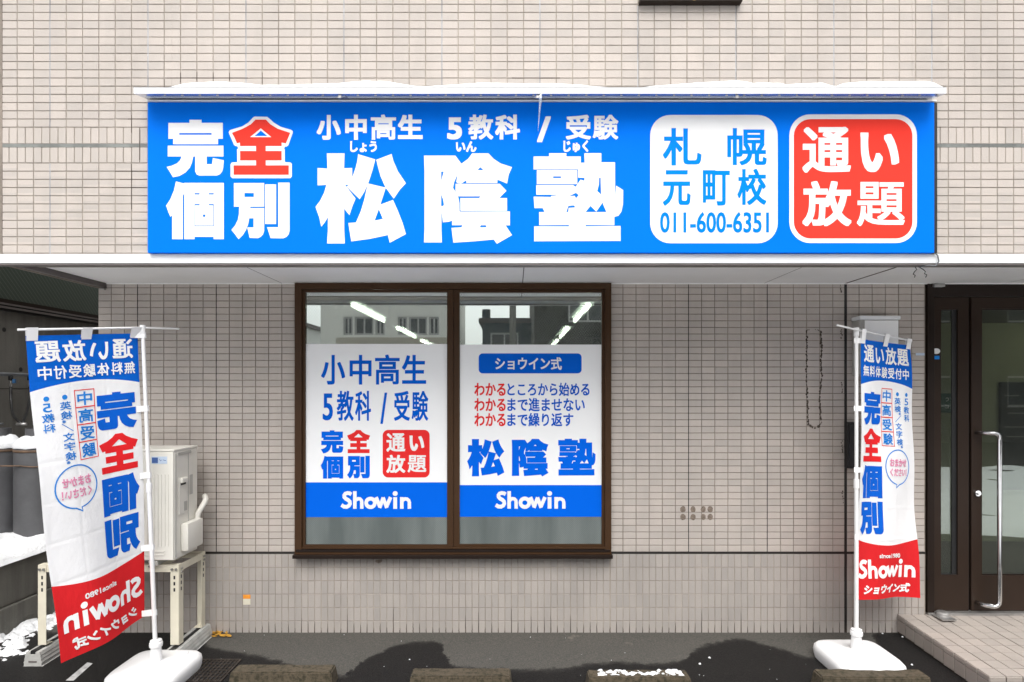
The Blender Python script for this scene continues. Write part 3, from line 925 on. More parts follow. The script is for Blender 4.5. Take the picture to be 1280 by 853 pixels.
for k in (-1, 0, 6, 7):
    x = lx0 + lpx * 6 * k
    MB().box(x - 0.0028, x + 0.0028, 0.0008, 0.012, zj + 0.008, ZT).build('joint_sealant', M['sealant_black'], lower)
MB().box(JX - 0.0115, JX + 0.0115, 0.004, 0.02, 0.0, ZT).build('joint_sealant', M['sealant_black'], lower)
# residue of a removed sign: a wobbly sealant outline
cvl = lambda x, y, w_: (xl(x), -0.0012 - w_, zl(y))
def wob(pts, a=0.8):
    out = []
    for i in range(len(pts) - 1):
        n_ = max(2, int(math.hypot(pts[i + 1][0] - pts[i][0], pts[i + 1][1] - pts[i][1]) / 4))
        for k in range(n_):
            t_ = k / n_
            out.append((pts[i][0] + (pts[i + 1][0] - pts[i][0]) * t_ + random.uniform(-a, a), pts[i][1] + (pts[i + 1][1] - pts[i][1]) * t_ + random.uniform(-a, a)))
    out.append(pts[-1])
    return out
mk = MB()
def blots(path, r0, r1, step, gap=0.12):
    for (x0_, y0_), (x1_, y1_) in zip(path, path[1:]):
        n_ = max(1, int(math.hypot(x1_ - x0_, y1_ - y0_) / step))
        for k in range(n_):
            if random.random() < gap: continue
            t_ = k / n_
            cx_, cy_ = x0_ + (x1_ - x0_) * t_ + random.gauss(0, .45), y0_ + (y1_ - y0_) * t_ + random.gauss(0, .4)
            r_ = random.uniform(r0, r1)
            poly(mk, [(cx_ + r_ * random.uniform(.5, 1.1) * math.cos(q * 1.047), cy_ + 1.5 * r_ * random.uniform(.5, 1.1) * math.sin(q * 1.047)) for q in range(6)], cvl, random.uniform(0, .0005))
blots([(1008, 414), (1008.5, 448), (1007.5, 470), (1009, 500), (1010.5, 533)], .5, 1.5, 1.3)
blots([(1025.5, 414), (1027, 440), (1026, 452), (1027, 472), (1024.5, 500), (1026, 528), (1024, 534)], .5, 1.7, 1.2)
blots([(1009, 413), (1016, 412), (1026, 414)], .3, .8, 1.3, .3)
blots([(1011, 532), (1019, 535), (1026, 530)], .6, 1.6, 1.1)
for (x_, y0, y1) in ((1051, 357, 367), (1051.5, 412, 424), (1052, 478, 492), (1052, 552, 566), (1053, 615, 630)):
    blots([(x_, y0), (x_ + .6, y1)], .4, 1.1, 1.2)
# damp dirt drawn up the lowest joints
gr_ = random.Random(9)
for i in range(len(bxl)):
    px = CX + bxl[i] * SL
    if 262 < px < 1122:
        L_ = gr_.uniform(3, 15) if gr_.random() < .75 else gr_.uniform(10, 34)
        ys_l = [791 - L_ * k / 5 for k in range(6)]
        strip(mk, [(px + gr_.gauss(0, .15), q) for q in ys_l], 1.0, cvl, -0.0005, taper=[1.2, 1.0, .8, .6, .4, .1])
o = mk.build('sealant_residue', M['stain'], lower); o['kind'] = 'stuff'
M['patch'] = plain('patch', (0.19, 0.15, 0.12), 0.8, 0.4, 60)
for yy in (636.8, 646.4):
    for (cx_, rx_) in ((853.6, 3.7), (866.2, 3.4), (879.0, 3.2), (887.6, 3.6)):
        mb = MB()
        poly(mb, [(cx_ + rx_ * random.uniform(.88, 1.05) * math.cos(q * .3927), yy + 4.1 * random.uniform(.88, 1.05) * math.sin(q * .3927)) for q in range(16)], cvl, 0.0004)
        mb.build('adhesive_patch', M['patch'], lower)
mb = MB()
poly(mb, [(470, 700), (478, 699.5), (477, 703), (473, 704.5), (469, 702.5)], cvl, 0.0004)
mb.build('adhesive_patch', M['patch'], lower)
# side of the building's lower wall, running back from its left corner
MB().box(XL0 + 0.003, XL0 + 0.2, 0.23, 6.0, -0.1, 4.0).build('side_wall', M['mortar_dark'], bld)

# ---- shop window
win = empty('window', (0, 0, 0)); win.parent = bld
YF = -0.045
gx = [xl(383.2), xl(559.3), xl(574.6), xl(751.8)]
gz0, gz1 = zl(680), zl(366.3)
fo = slab([WX0, gx[0] - 0.022, gx[3] + 0.022, WX1], [zl(695), zl(688), gz1 + 0.02, WZ1], lambda i, k: not (i == 1 and k == 1), YF, 0.13)
fo.build('outer_frame', M['bronze'], win)
for i in (0, 2):
    a, b = gx[i], gx[i + 1]
    yo = YF + (0.018 if i == 0 else 0.030)
    sl_ = slab([a - (0.024 if i == 0 else 0.046), a, b, b + (0.046 if i == 0 else 0.024)], [gz0 - 0.038, gz0, gz1, gz1 + 0.018], lambda i_, k: not (i_ == 1 and k == 1), yo, yo + 0.035)
    sl_.build('sash', M['bronze'], win)
    pn = MB().box(a - 0.005, b + 0.005, yo + 0.016, yo + 0.021, gz0 - 0.005, gz1 + 0.005)
    pn.build('pane', M['wired_glass'], win)
    fz = MB().box(a + 0.0005, b - 0.0005, yo + 0.0145, yo + 0.0155, gz0 + 0.0005, zl(645.6))
    fz.build('frosted_panel', M['frosted'], win)
MB().box(WX0 - 0.008, WX1 + 0.008, YF - 0.03, 0.02, zl(695.5), zl(691.2), 0.003).build('sill', M['bronze_dark'], win)
MB().box(WX0 + 0.01, WX1 - 0.01, YF - 0.006, YF + 0.012, zl(687.8), zl(685.2), 0.001).build('track', M['bronze_dark'], win)
MB().box(WX0 + 0.02, WX1 - 0.02, YF + 0.005, YF + 0.02, zl(684.6), zl(682.4), 0.001).build('track', M['bronze'], win)
YG = YF + 0.018 + 0.016        # left pane face
YG2 = YF + 0.030 + 0.016

# ---- entrance door
dr = empty('entrance_door', (0, 0, 0)); dr.parent = bld
zd0, zd1 = zl(765.6), Z_SOF - 0.003
DY = 0.02
x = [xl(q) for q in (1158, 1166.5, 1178.5, 1199.5, 1213.2, 1216.2, 1229.5)]
x += [3.55 + 1.02, 3.55 + 1.10, 3.55 + 1.15]
MB().box(x[0], x[1], DY - 0.035, DY + 0.10, zd0 - 0.005, zd1, 0.003).build('jamb', M['bronze_dark'], dr)
MB().box(x[0], x[-1], DY - 0.02, DY + 0.10, zl(371), zd1 - 0.001, 0.003).build('head', M['bronze_dark'], dr)
side = slab([x[1] + 0.002, x[2], x[3], x[4]], [zd0 + 0.004, zl(720), zl(387), zl(371.4)], lambda i, k: not (i == 1 and k == 1), DY, DY + 0.05)
side.build('side_panel', M['door_brown'], dr)
MB().box(x[2] - .005, x[3] + .005, DY + 0.022, DY + 0.028, zl(720) - .005, zl(387) + .005).build('side_pane', M['door_glass'], dr)
bead = slab([x[2], x[2] + 0.006, x[3] - 0.035, x[3]], [zl(720), zl(720) + 0.006, zl(387) - 0.006, zl(387)], lambda i, k: not (i == 1 and k == 1), DY + 0.012, DY + 0.0215)
bead.build('glazing_bead', M['black'], dr)
MB().box(x[4] + 0.001, x[5] - 0.001, DY + 0.018, DY + 0.05, zd0 + 0.004, zl(371.5)).build('gap_strip', M['black'], dr)  # black strip set back in the gap between side panel and leaf
leaf = slab([x[5], x[6], x[7], x[8]], [zd0 + 0.006, zl(720.5), zl(386), zl(371.6)], lambda i, k: not (i == 1 and k == 1), DY - 0.004, DY + 0.046)
leaf.build('door_leaf', M['door_brown'], dr)
MB().box(x[6] - .005, x[7] + .005, DY + 0.02, DY + 0.026, zl(720.5) - .005, zl(386) + .005).build('door_pane', M['door_glass'], dr)
bead = slab([x[6], x[6] + 0.007, x[7] - 0.02, x[7]], [zl(720.5), zl(720.5) + 0.007, zl(386) - 0.007, zl(386)], lambda i, k: not (i == 1 and k == 1), DY + 0.010, DY + 0.0195)
bead.build('glazing_bead', M['bronze_dark'], dr)
MB().box(x[8] + 0.002, x[9], DY - 0.035, DY + 0.1, zd0 - .005, zd1 - 0.002, 0.003).build('jamb', M['bronze_dark'], dr)
MB().box(x[0], x[9], DY - 0.05, DY + 0.12, zd0 - 0.03, zd0 + 0.003, 0.002).build('threshold', M['steel_dull'], dr)
hx, hy = xl(1245.5) - 0.04, DY - 0.10
hz0, hz1 = zl(754), zl(541)
hb = x[5] + 0.035
pts = [(hb, DY - 0.004, hz1), (hb + .02, hy + .03, hz1), (hb + 0.06, hy, hz1 + 0.002), (hx - 0.045, hy, hz1 + 0.002), (hx - 0.018, hy, hz1 - 0.006), (hx - 0.004, hy, hz1 - 0.022), (hx, hy, hz1 - 0.05), (hx, hy, hz0 + 0.05), (hx - .004, hy, hz0 + .022), (hx - .018, hy, hz0 + .006), (hx - 0.045, hy, hz0), (hb + .06, hy, hz0), (hb + .02, hy + .03, hz0), (hb, DY - 0.004, hz0)]
MB().tube(pts, 0.0155, 14).build('pull_handle', M['chrome'], dr, smooth=True)
k_ = MB().tube([(xl(1223), DY - 0.004, zl(617)), (xl(1223), DY - 0.02, zl(617))], 0.022, 18)
k_.tube([(xl(1223), DY - 0.02, zl(617)), (xl(1223), DY - 0.035, zl(617))], 0.012, 14)
k_.build('lock_cylinder', M['chrome'], dr, smooth=True, angle=40)
hg = MB().box(xl(1164), xl(1177), DY - 0.06, DY - 0.02, zd1 - 0.028, zd1 - 0.002, 0.004).build('pivot_cover', M['steel_dull'], dr)
hg = MB().lathe((xl(1172.5), -0.05, zd0), [(0.045, -0.006), (0.045, 0.018), (0.038, 0.024), (0.012, 0.026)], 20)
hg.build('floor_pivot', M['steel_dull'], dr, smooth=True, angle=40)
hg = MB().box(xl(1161), xl(1178), -0.15, -0.03, zd0 - 0.008, zd0 + 0.0008, 0.0)
hg.build('pivot_plate', M['steel_dull'], dr)

# ================================================================== ROOMS BEHIND THE GLASS
def room(name, x0, x1, y0, y1, z0, z1, wm, cm, fm, label):
    r = empty(name, (0, 0, 0)); r['kind'] = 'structure'
    MB().box(x0, x1, y1, y1 + 0.1, z0, z1).build('back_wall', wm, r)
    MB().box(x0 - 0.1, x0, y0, y1 + .1, z0, z1).build('side_wall', wm, r)
    MB().box(x1, x1 + 0.1, y0, y1 + .1, z0, z1).build('side_wall', wm, r)
    MB().box(x0 - .1, x1 + .1, y0, y1 + .1, z1, z1 + .08).build('ceiling', cm, r)
    MB().box(x0 - .1, x1 + .1, y0, y1 + .1, z0 - .08, z0).build('floor', fm, r)
    return r
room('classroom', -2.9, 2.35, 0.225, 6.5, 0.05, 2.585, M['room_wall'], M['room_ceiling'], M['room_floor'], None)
def tube_lamp(x, y0, y1, which):
    l = empty('ceiling_lamp', (x, y0, 2.585), which, 'lamp', 'strip lamps on the classroom ceiling')
    MB().box(x - 0.07, x + 0.07, y0, y1, 2.545, 2.583, 0.006).build('housing', M['white_metal'], l)
    MB().tube([(x, y0 + 0.02, 2.522), (x, y1 - 0.02, 2.522)], 0.021, 10).build('tube', M['tube_light'], l, smooth=True)
for x_ in (-1.30, 0.60):
    for (a, b, sz) in ((0.27, 1.45, 'first and longest-looking'), (2.15, 3.4, 'second, medium-looking'), (3.9, 5.1, 'last and smallest-looking')):
        tube_lamp(x_, a, b, sz + ' lit strip lamp above the film with ' + ('the red badge' if x_ < 0 else 'the blue headline bar'))
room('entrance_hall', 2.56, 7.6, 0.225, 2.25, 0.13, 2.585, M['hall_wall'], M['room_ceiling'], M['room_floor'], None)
o = empty('hall_lamp', (5.6, 1.2, 2.585), 'round ceiling lamp inside the entrance hall', 'lamp')
MB().lathe((5.9, 1.5, 2.50), [(0.02, -0.03), (0.12, -0.025), (0.17, 0.0), (0.18, 0.04), (0.18, 0.083)], 24).build('diffuser', M['hall_light'], o, smooth=True, angle=40)
YB = 2.25
sb = S_of(YB)
def hb_(px, py): return P(px, py, sb)
o = empty('directory_board', (0, YB - 0.02, 1.0), 'dark directory board on the hall wall behind the door glass', 'board')
a, b = hb_(1248, 478), hb_(1420, 612)
MB().box(a.x, b.x, YB - 0.04, YB - 0.001, b.z, a.z, 0.004).build('panel', M['board_dark'], o)
for k, (py, px1) in enumerate(((494, 1270), (508, 1300), (516, 1310), (533, 1300), (545, 1296))):
    a, b = hb_(1252 + (k % 3) * 2, py), hb_(px1, py + 1.4)
    MB().box(a.x, b.x, YB - 0.043, YB - 0.0405, b.z, a.z).build('nameplate', M['board_text'], o)
o = empty('hall_notice', (0, YB - 0.01, 1.6), 'green notice with white katakana seen through the narrow side pane', 'sign')
a, b = hb_(1172, 492), hb_(1212, 516)
MB().box(a.x, b.x, YB - 0.012, YB - 0.001, b.z, a.z, 0.001).build('panel', M['green_sign'], o)
mb = MB()
cvh = lambda x_, y_, w_: tuple(hb_(x_, y_) + Vector((0, -0.0135 - w_, 0)))
put(mb, 'ファミリ', (1181, 497, 1203, 502.5), cvh, 0.15)
put(mb, 'コフラク', (1180, 505.5, 1204, 511), cvh, 0.15)
mb.build('lettering', M['print_white'], o)

# ================================================================== ENTRANCE STEP (tiled)
st = empty('entrance_step', (xl(1121), -0.45, 0), 'low entrance step paved and faced with square beige tiles', 'step')
PX0, PX1, PY0 = xl(1121), 5.2, -0.905
pz = lambda y: 0.140 + 0.052 * y
mb = MB()
v = [(PX0 + .006, 0.06, -0.1), (PX1, 0.06, -0.1), (PX1, PY0 + .006, -0.1), (PX0 + .006, PY0 + .006, -0.1), (PX0 + .006, 0.06, pz(0.06) - .005), (PX1, 0.06, pz(.06) - .005), (PX1, PY0 + .006, pz(PY0) - .005), (PX0 + .006, PY0 + .006, pz(PY0) - .005)]
mb.add(v, [(0, 1, 2, 3), (4, 7, 6, 5), (0, 4, 5, 1), (1, 5, 6, 2), (2, 6, 7, 3), (3, 7, 4, 0)])
M['mortar_step'] = plain('mortar_step', (0.07, 0.055, 0.045), 0.9, 0.4, 5.0)
mb.build('step_core', M['mortar_step'], st)
M['tile_step'] = tile_material('tile_step', (0.36, 0.322, 0.29), PX0, 0.1025, PY0, 0.1005, flat=True)
tl = 0.1025
rows = 9
rl = -PY0 / rows
off = root_loc(st)
me_t = shared_tile(tl - 0.006, rl - 0.006, M['tile_step'])
slope = math.atan(0.052)
rnd = random.Random(5)
cols = int((PX1 - PX0) / tl)
for j in range(rows):
    for i in range(cols):
        o = bpy.data.objects.new('paving_tile', me_t); COL.objects.link(o); o.parent = st
        yc = PY0 + rl * (j + .5)
        o.location = Vector((PX0 + tl * (i + .5), yc, pz(yc) + rnd.uniform(-.0008, .0008))) - off
        o.rotation_euler = (R(-90) + slope + rnd.gauss(0, .004), 0, rnd.gauss(0, .004))
me_s = shared_tile(rl - 0.007, 0.086, M['tile_step'])
me_n = shared_tile(rl - 0.007, 0.028, M['tile_step'])
for j in range(rows):
    yc = PY0 + rl * (j + .5)
    for me_, dz in ((me_s, -0.082), (me_n, -0.0205)):
        o = bpy.data.objects.new('edge_tile', me_); COL.objects.link(o); o.parent = st
        o.location = Vector((PX0 - 0.001 + rnd.uniform(-.0008, .0008), yc, pz(yc) + dz)) - off
        o.rotation_euler = (0, 0, R(-90)); 
me_s = shared_tile(tl - 0.007, 0.086, M['tile_step'])
me_n = shared_tile(tl - 0.007, 0.028, M['tile_step'])
for i in range(cols):
    for me_, dz in ((me_s, -0.082), (me_n, -0.0205)):
        o = bpy.data.objects.new('edge_tile', me_); COL.objects.link(o); o.parent = st
        o.location = Vector((PX0 + tl * (i + .5), PY0 - 0.001, pz(PY0) + dz)) - off

# ================================================================== MAIN SIGN
YS = YU - 0.032
SS = S_of(YS)
def sg(px, py, w_=0.0):
    q = P(px, py, SS)
    return (q.x, YS - 0.0006 - w_, q.z)
a, b = P(184.5, 128.0, SS), P(1168, 316.2, SS)
sign = empty('shop_sign', ((a.x + b.x) / 2, YS, b.z), 'wide bright blue shop sign with huge white characters above the canopy', 'sign')
MB().box(a.x, b.x, YS, YU - 0.001, b.z, a.z, 0.003).build('sign_box', M['print_blue'], sign)
c_ = P(1172.3, 316, SS)
MB().box(b.x + 0.001, c_.x, YS + 0.004, YU - 0.001, b.z, a.z, 0.002).build('end_strip', M['black'], sign)  # black strip beside the right end of the sign box
t1, t0 = P(184, 125.6, SS), P(1170, 127.2, SS)
MB().box(t1.x, t0.x, YS - 0.006, YS + 0.03, t0.z, t1.z, 0.001).build('top_trim', M['white_metal'], sign)
mb = MB(); poly(mb, rrect(812.8, 144, 972, 304.3, 25), sg, 0.0); mb.build('address_panel', M['print_white'], sign)
mb = MB(); poly(mb, rrect(986.7, 143.2, 1146, 304, 26), sg, 0.0); mb.build('badge_border', M['print_white'], sign)
mb = MB(); poly(mb, rrect(992.2, 149.2, 1140.4, 298.4, 21), sg, 0.0004); mb.build('badge', M['print_red'], sign)
def letters(items, conv, mat, parent, w0=0.0, name='character', sub=None):
    for it in items:
        mb = MB()
        if it[2] is None: put_heavy(mb, it[0], it[1], conv, w0)
        else: put(mb, it[0], it[1], conv, it[2], w0)
        mb.build(name, mat, parent)
letters([('完', (208.4, 150, 279.8, 221.8), None), ('個', (207.8, 227, 279.8, 299.2), None), ('別', (289.4, 228.6, 362, 299.2), None),
         ('小', (396, 144, 426, 175), 1.25), ('中', (431.5, 143.6, 458.5, 175), 1.25), ('高', (463.5, 143.6, 495, 175), .9), ('生', (497.5, 143.6, 528.4, 174), 1.25),
         ('5', (559, 147, 577.5, 174.6), 1.4), ('教', (585.5, 143.6, 616.5, 174.6), .85), ('科', (619, 143.6, 650, 174.6), 1.1), ('/', (671.4, 145.7, 688.4, 178), 1.2),
         ('受', (707.4, 143.8, 738.5, 174.6), .9), ('験', (741, 143.8, 772.8, 174.6), .75),
         ('松', (394.4, 192, 507.4, 304.6), None), ('陰', (530, 192, 640, 305), None), ('塾', (667, 191.8, 779, 301.8), None)], sg, M['print_white'], sign)
for (tx, bx_) in (('しょう', (437.8, 176.7, 471, 190.5)), ('いん', (570, 177, 595.5, 190.2)), ('じゅく', (704.3, 175.8, 735.3, 190.5))):
    mb = MB(); put(mb, tx, bx_, sg, 0.55); mb.build('reading_gloss', M['print_white'], sign)
mb = MB(); put_heavy(mb, '全外', (286, 146, 366, 223), sg); mb.build('character_outline', M['print_white'], sign)
mb = MB(); put_heavy(mb, '全', (290.1, 149.9, 362.8, 218.8), sg, 0.0008); mb.build('character', M['print_red'], sign)
letters([('札', (828.6, 160.5, 876.8, 207.2), 1.0), ('幌', (909, 160.5, 958.2, 206.8), 0.9), ('元', (828.6, 213, 863.2, 257.3), 0.9), ('町', (878.4, 213, 912.2, 257.3), 0.9), ('校', (921.7, 211.4, 957.8, 256.5), 0.9)], sg, M['print_light_blue'], sign, 0.0006)
mb = MB(); put(mb, '011-600-6351', (825, 265.6, 961, 291.2), sg, 0.55, 0.0006); mb.build('phone_number', M['print_light_blue'], sign)
letters([('通', (1003, 159, 1063.2, 216.2), 1.55), ('い', (1075.3, 166, 1123.6, 215.4), 2.4), ('放', (1003, 226.8, 1063.8, 283), 1.7), ('題', (1071, 227.8, 1130.6, 282.8), 1.05)], sg, M['print_white'], sign, 0.0010)

# ---- visor above the sign
SV = 213.8
YV = F / SV - DW
va, vb = P(168, 110.2, SV), P(1182, 117.4, SV)
vis = empty('sign_visor', ((va.x + vb.x) / 2, YV, vb.z), 'slim white metal visor roof fixed above the blue sign', 'visor')
zb_ = P(184, 125.2, SS).z
wa, wb = P(184, 125, SS).x, P(1170, 125, SS).x
th = 0.006
v = [(va.x, YV, vb.z), (vb.x, YV, vb.z), (vb.x, YV, va.z), (va.x, YV, va.z),
     (va.x, YV + 0.012, vb.z), (vb.x, YV + .012, vb.z), (vb.x, YU - .001, zb_ + 0.012), (va.x, YU - .001, zb_ + 0.012),
     (vb.x, YU - .001, va.z + 0.03), (va.x, YU - .001, va.z + 0.03)]
mb = MB().add(v, [(0, 1, 2, 3), (0, 4, 5, 1), (4, 7, 6, 5), (3, 2, 8, 9), (7, 9, 8, 6), (0, 3, 9, 7, 4), (1, 5, 6, 8, 2)])
M['visor_under'] = plain('visor_under', (0.72, 0.76, 0.82), 0.16, 0.06, 3.0, metal=0.75)
mb.build('visor_sheet', M['visor_under'], vis)
MB().box(va.x - 0.002, vb.x + 0.002, YV - 0.004, YV - 0.0005, vb.z - 0.001, va.z + 0.002, 0.001).build('front_lip', M['white_metal'], vis)
for px in (424, 672, 922):
    c = P(px, 118, SV)
    br = MB().box(c.x - 0.009, c.x + 0.009, YV + 0.005, YV + 0.02, c.z - 0.02, c.z - 0.001, 0.002)
    br.tube([(c.x + 0.004, YV + 0.012, c.z - 0.012), (c.x + 0.022, YV + 0.09, zb_ - 0.006)], 0.0035, 8)
    br.tube([(c.x - 0.02, YV + 0.008, c.z - 0.016), (c.x + 0.025, YV + 0.01, c.z - 0.010)], 0.003, 8)
    br.build('stay', M['steel_dull'], vis)
for px in range(205, 1180, 22):
    c = P(px, 117.6, SV)
    MB().box(c.x - 0.006, c.x + 0.006, YV + 0.006, YV + 0.012, c.z - 0.0085, c.z - 0.002).build('rivet_tab', M['steel_dull'], vis)
# snow lying on the visor
prof = [(168, 110.4), (196, 110.2), (206, 109), (220, 106), (235, 103.4), (270, 102), (300, 104), (320, 106.3), (360, 106), (420, 104), (455, 101), (480, 101.5), (500, 105), (515, 107.5), (535, 108), (560, 106.4), (600, 103.4), (650, 104.6), (690, 104), (740, 107.5), (765, 109.6), (800, 109.6), (850, 105), (885, 102.8), (925, 100.6), (938, 102.5), (946, 104.2), (962, 103.3), (980, 104), (990, 106.6), (1000, 104.8), (1015, 104.4), (1032, 103.4), (1045, 107.6), (1060, 108), (1072, 103), (1090, 101.8), (1140, 102), (1162, 101.4), (1174, 103.5), (1180, 107), (1182, 110)]
def prof_at(px):
    for (p, q), (r_, s_) in zip(prof, prof[1:]):
        if p <= px <= r_: return q + (s_ - q) * (px - p) / (r_ - p)
    return 110.4
nx, ny = 300, 10
v, f = [], []
for i in range(nx + 1):
    px = 168 + (1182 - 168) * i / nx
    x_ = P(px, 0, SV).x
    for j in range(ny + 1):
        t_ = j / ny
        y_ = YV - 0.006 + t_ * (YU - YV - 0.002 + 0.004)
        zb0 = va.z + 0.002 + max(0, y_ - YV) / (YU - YV) * 0.03
        zt_ = max(zb0 + 0.002, CAMZ + (CY - prof_at(px)) / S_of(y_) + 0.0025 * nz(x_, 0, 14, 1.0))
        ease = min(1, t_ * 3.4) ** 0.55
        v.append((x_, y_, zb0 + (zt_ - zb0) * ease * (1 - 0.10 * max(0, t_ - .35))))
for i in range(nx):
    for j in range(ny):
        a_ = i * (ny + 1) + j
        f.append((a_, a_ + ny + 1, a_ + ny + 2, a_ + 1))
o = mesh_obj('snow', v, f, M['snow'], None, smooth=True)
tag(o, 'uneven ridge of fresh snow lying along the visor above the blue sign', 'snow', kind='stuff')
i0, i1 = P(676, 118, SV), P(672.5, 164, SV)
o = MB().tube([(i0.x, YV + 0.004, i0.z + 0.004), (i0.x - 0.002, YV + 0.004, i0.z - 0.04), (i0.x - 0.008, YV + 0.004, i0.z - 0.10), (i1.x, YV + 0.004, i1.z)], [0.010, 0.008, 0.0055, 0.001], 10).build('icicle', M['ice'], None, smooth=True)
tag(o, 'thin clear icicle hanging from the visor in front of the blue sign', 'icicle')
# cable from the sign end to the canopy edge, and loose wires under it
c0 = P(1170, 315, SS)
o = MB().tube([(c0.x + .004, YS + 0.016, c0.z), (c0.x + 0.022, YS + 0.016, c0.z - 0.02), (c0.x + 0.026, YU - 0.02, c0.z - 0.055), (c0.x + 0.01, YU - 0.014, c0.z - 0.082), (c0.x - 0.03, YU - 0.01, Z_FB - 0.008), (c0.x - 0.06, YU + 0.03, Z_FB - 0.012), (c0.x - 0.07, YU + 0.06, Z_SOF - 0.002)], 0.0042, 8).build('cable', M['pipe_grey'], None, smooth=True)
tag(o, 'grey cable looping from the end of the blue sign over the canopy edge', 'cable')
for (pts, nm) in (([(1144, 332), (1144.5, 335), (1146, 337), (1143, 340), (1141.5, 343), (1144, 344.5), (1143, 347)], 0), ([(1145, 333), (1149, 334), (1154, 337), (1157, 340), (1155.5, 342), (1158.5, 344), (1157, 347)], 1)):
    q = [P(a_, b_, 196) for a_, b_ in pts]
    q[0].z = Z_SOF + 0.002
    o = MB().tube([tuple(k) for k in q], 0.0026, 6).build('loose_wire', M['black'], None, smooth=True)
    tag(o, ('short crinkled black wire end dangling straight from the canopy soffit', 'longer black wire end bending sideways out of the canopy soffit')[nm], 'wire')

# ================================================================== WINDOW FILMS
def film(label, x0, x1, yb, ytop, yband, ybot):
    o = empty('window_poster', (xl((x0 + x1) / 2), yb, zl(ybot)), label, 'poster')
    cv = lambda x_, y_, w_: (xl(x_), yb - 0.0008 - w_, zl(y_))
    MB().box(xl(x0), xl(x1), yb - 0.0005, yb + 0.0, zl(ybot), zl(ytop)).build('film', M['film_white'], o)
    mb = MB(); poly(mb, [(x0, yband), (x1, yband), (x1, ybot), (x0, ybot)], cv, 0.0002); mb.build('blue_band', M['film_blue'], o)
    return o, cv
lo_, cv = film('left white window film listing subjects, with red badge and blue foot', 382.9, 559.6, YG - 0.0012, 430.4, 602.8, 646.2)
lo_['label'] = 'white window film with red rounded badge and blue foot reading Showin'
letters([('小', (402.2, 444, 432, 481), .8), ('中', (437.6, 444, 465, 481), .8), ('高', (469.3, 443.6, 500, 481), .75), ('生', (503, 444, 533, 480), .8),
         ('5', (404, 492, 416.8, 525.5), .75), ('教', (421.7, 488.8, 442.6, 526), .55), ('科', (444.5, 488.8, 464.3, 526), .55), ('/', (476, 491, 484.3, 530), .6), ('受', (493, 489, 512.6, 526), .6), ('験', (515, 489, 535.6, 526), .5)], cv, M['film_text_blue'], lo_, 0.0004)
letters([('完', (401.7, 538, 429.7, 566.8), None), ('個', (401.5, 569.8, 429.7, 598.2), None), ('別', (434.4, 569.8, 462.8, 598.2), None)], cv, M['film_blue'], lo_, 0.0004)
letters([('全', (434.4, 537.6, 463.2, 566.4), None)], cv, M['film_red'], lo_, 0.0004)
mb = MB(); poly(mb, rrect(478.8, 537.4, 537.4, 596.8, 7), cv, 0.0003); mb.build('badge', M['film_red'], lo_)
letters([('通', (483.5, 541.6, 507, 564.6), .6), ('い', (512.3, 544.5, 530.6, 563.6), .95), ('放', (483.5, 568.6, 507, 591), .65), ('題', (510, 568.9, 533.2, 590.4), .45)], cv, M['print_white'], lo_, 0.0006)
mb = MB(); wordmark(mb, (426.8, 613.4, 514.6, 636), cv, 0.0004); mb.build('wordmark', M['print_white'], lo_)
ro_, cv = film('white window film', 574.8, 751.8, YG2 - 0.0012, 431, 606.5, 646.2)
ro_['label'] = 'white window film with blue rounded headline bar and red and blue slogan lines'
mb = MB(); poly(mb, rrect(598.4, 442, 727, 467, 5), cv, 0.0003); mb.build('headline_bar', M['film_text_blue'], ro_)
mb = MB(); put(mb, 'ショウイン式', (619, 446.8, 702.2, 462.6), cv, .35, 0.0005); mb.build('lettering', M['print_white'], ro_)
for k, (tx, x1, y0, y1) in enumerate((('ところから始める', 736.8, 478.9, 495), ('まで進ませない', 731, 498, 514.2), ('まで繰り返す', 716.6, 516.6, 533))):
    mb = MB(); put(mb, 'わかる', (593, y0, 632, y1), cv, .38, 0.0004); mb.build('lettering', M['film_red'], ro_)
    mb = MB(); put(mb, tx, (634.2, y0 - .3, x1, y1 + .2), cv, .3, 0.0004); mb.build('lettering', M['film_text_blue'], ro_)
letters([('松', (583.9, 549, 630.4, 595.6), None), ('陰', (639.7, 548.8, 685.6, 595.8), None), ('塾', (697.8, 548.6, 744.4, 594.6), None)], cv, M['film_blue'], ro_, 0.0004)
mb = MB(); wordmark(mb, (619, 613.6, 707.2, 636.2), cv, 0.0004); mb.build('wordmark', M['print_white'], ro_)

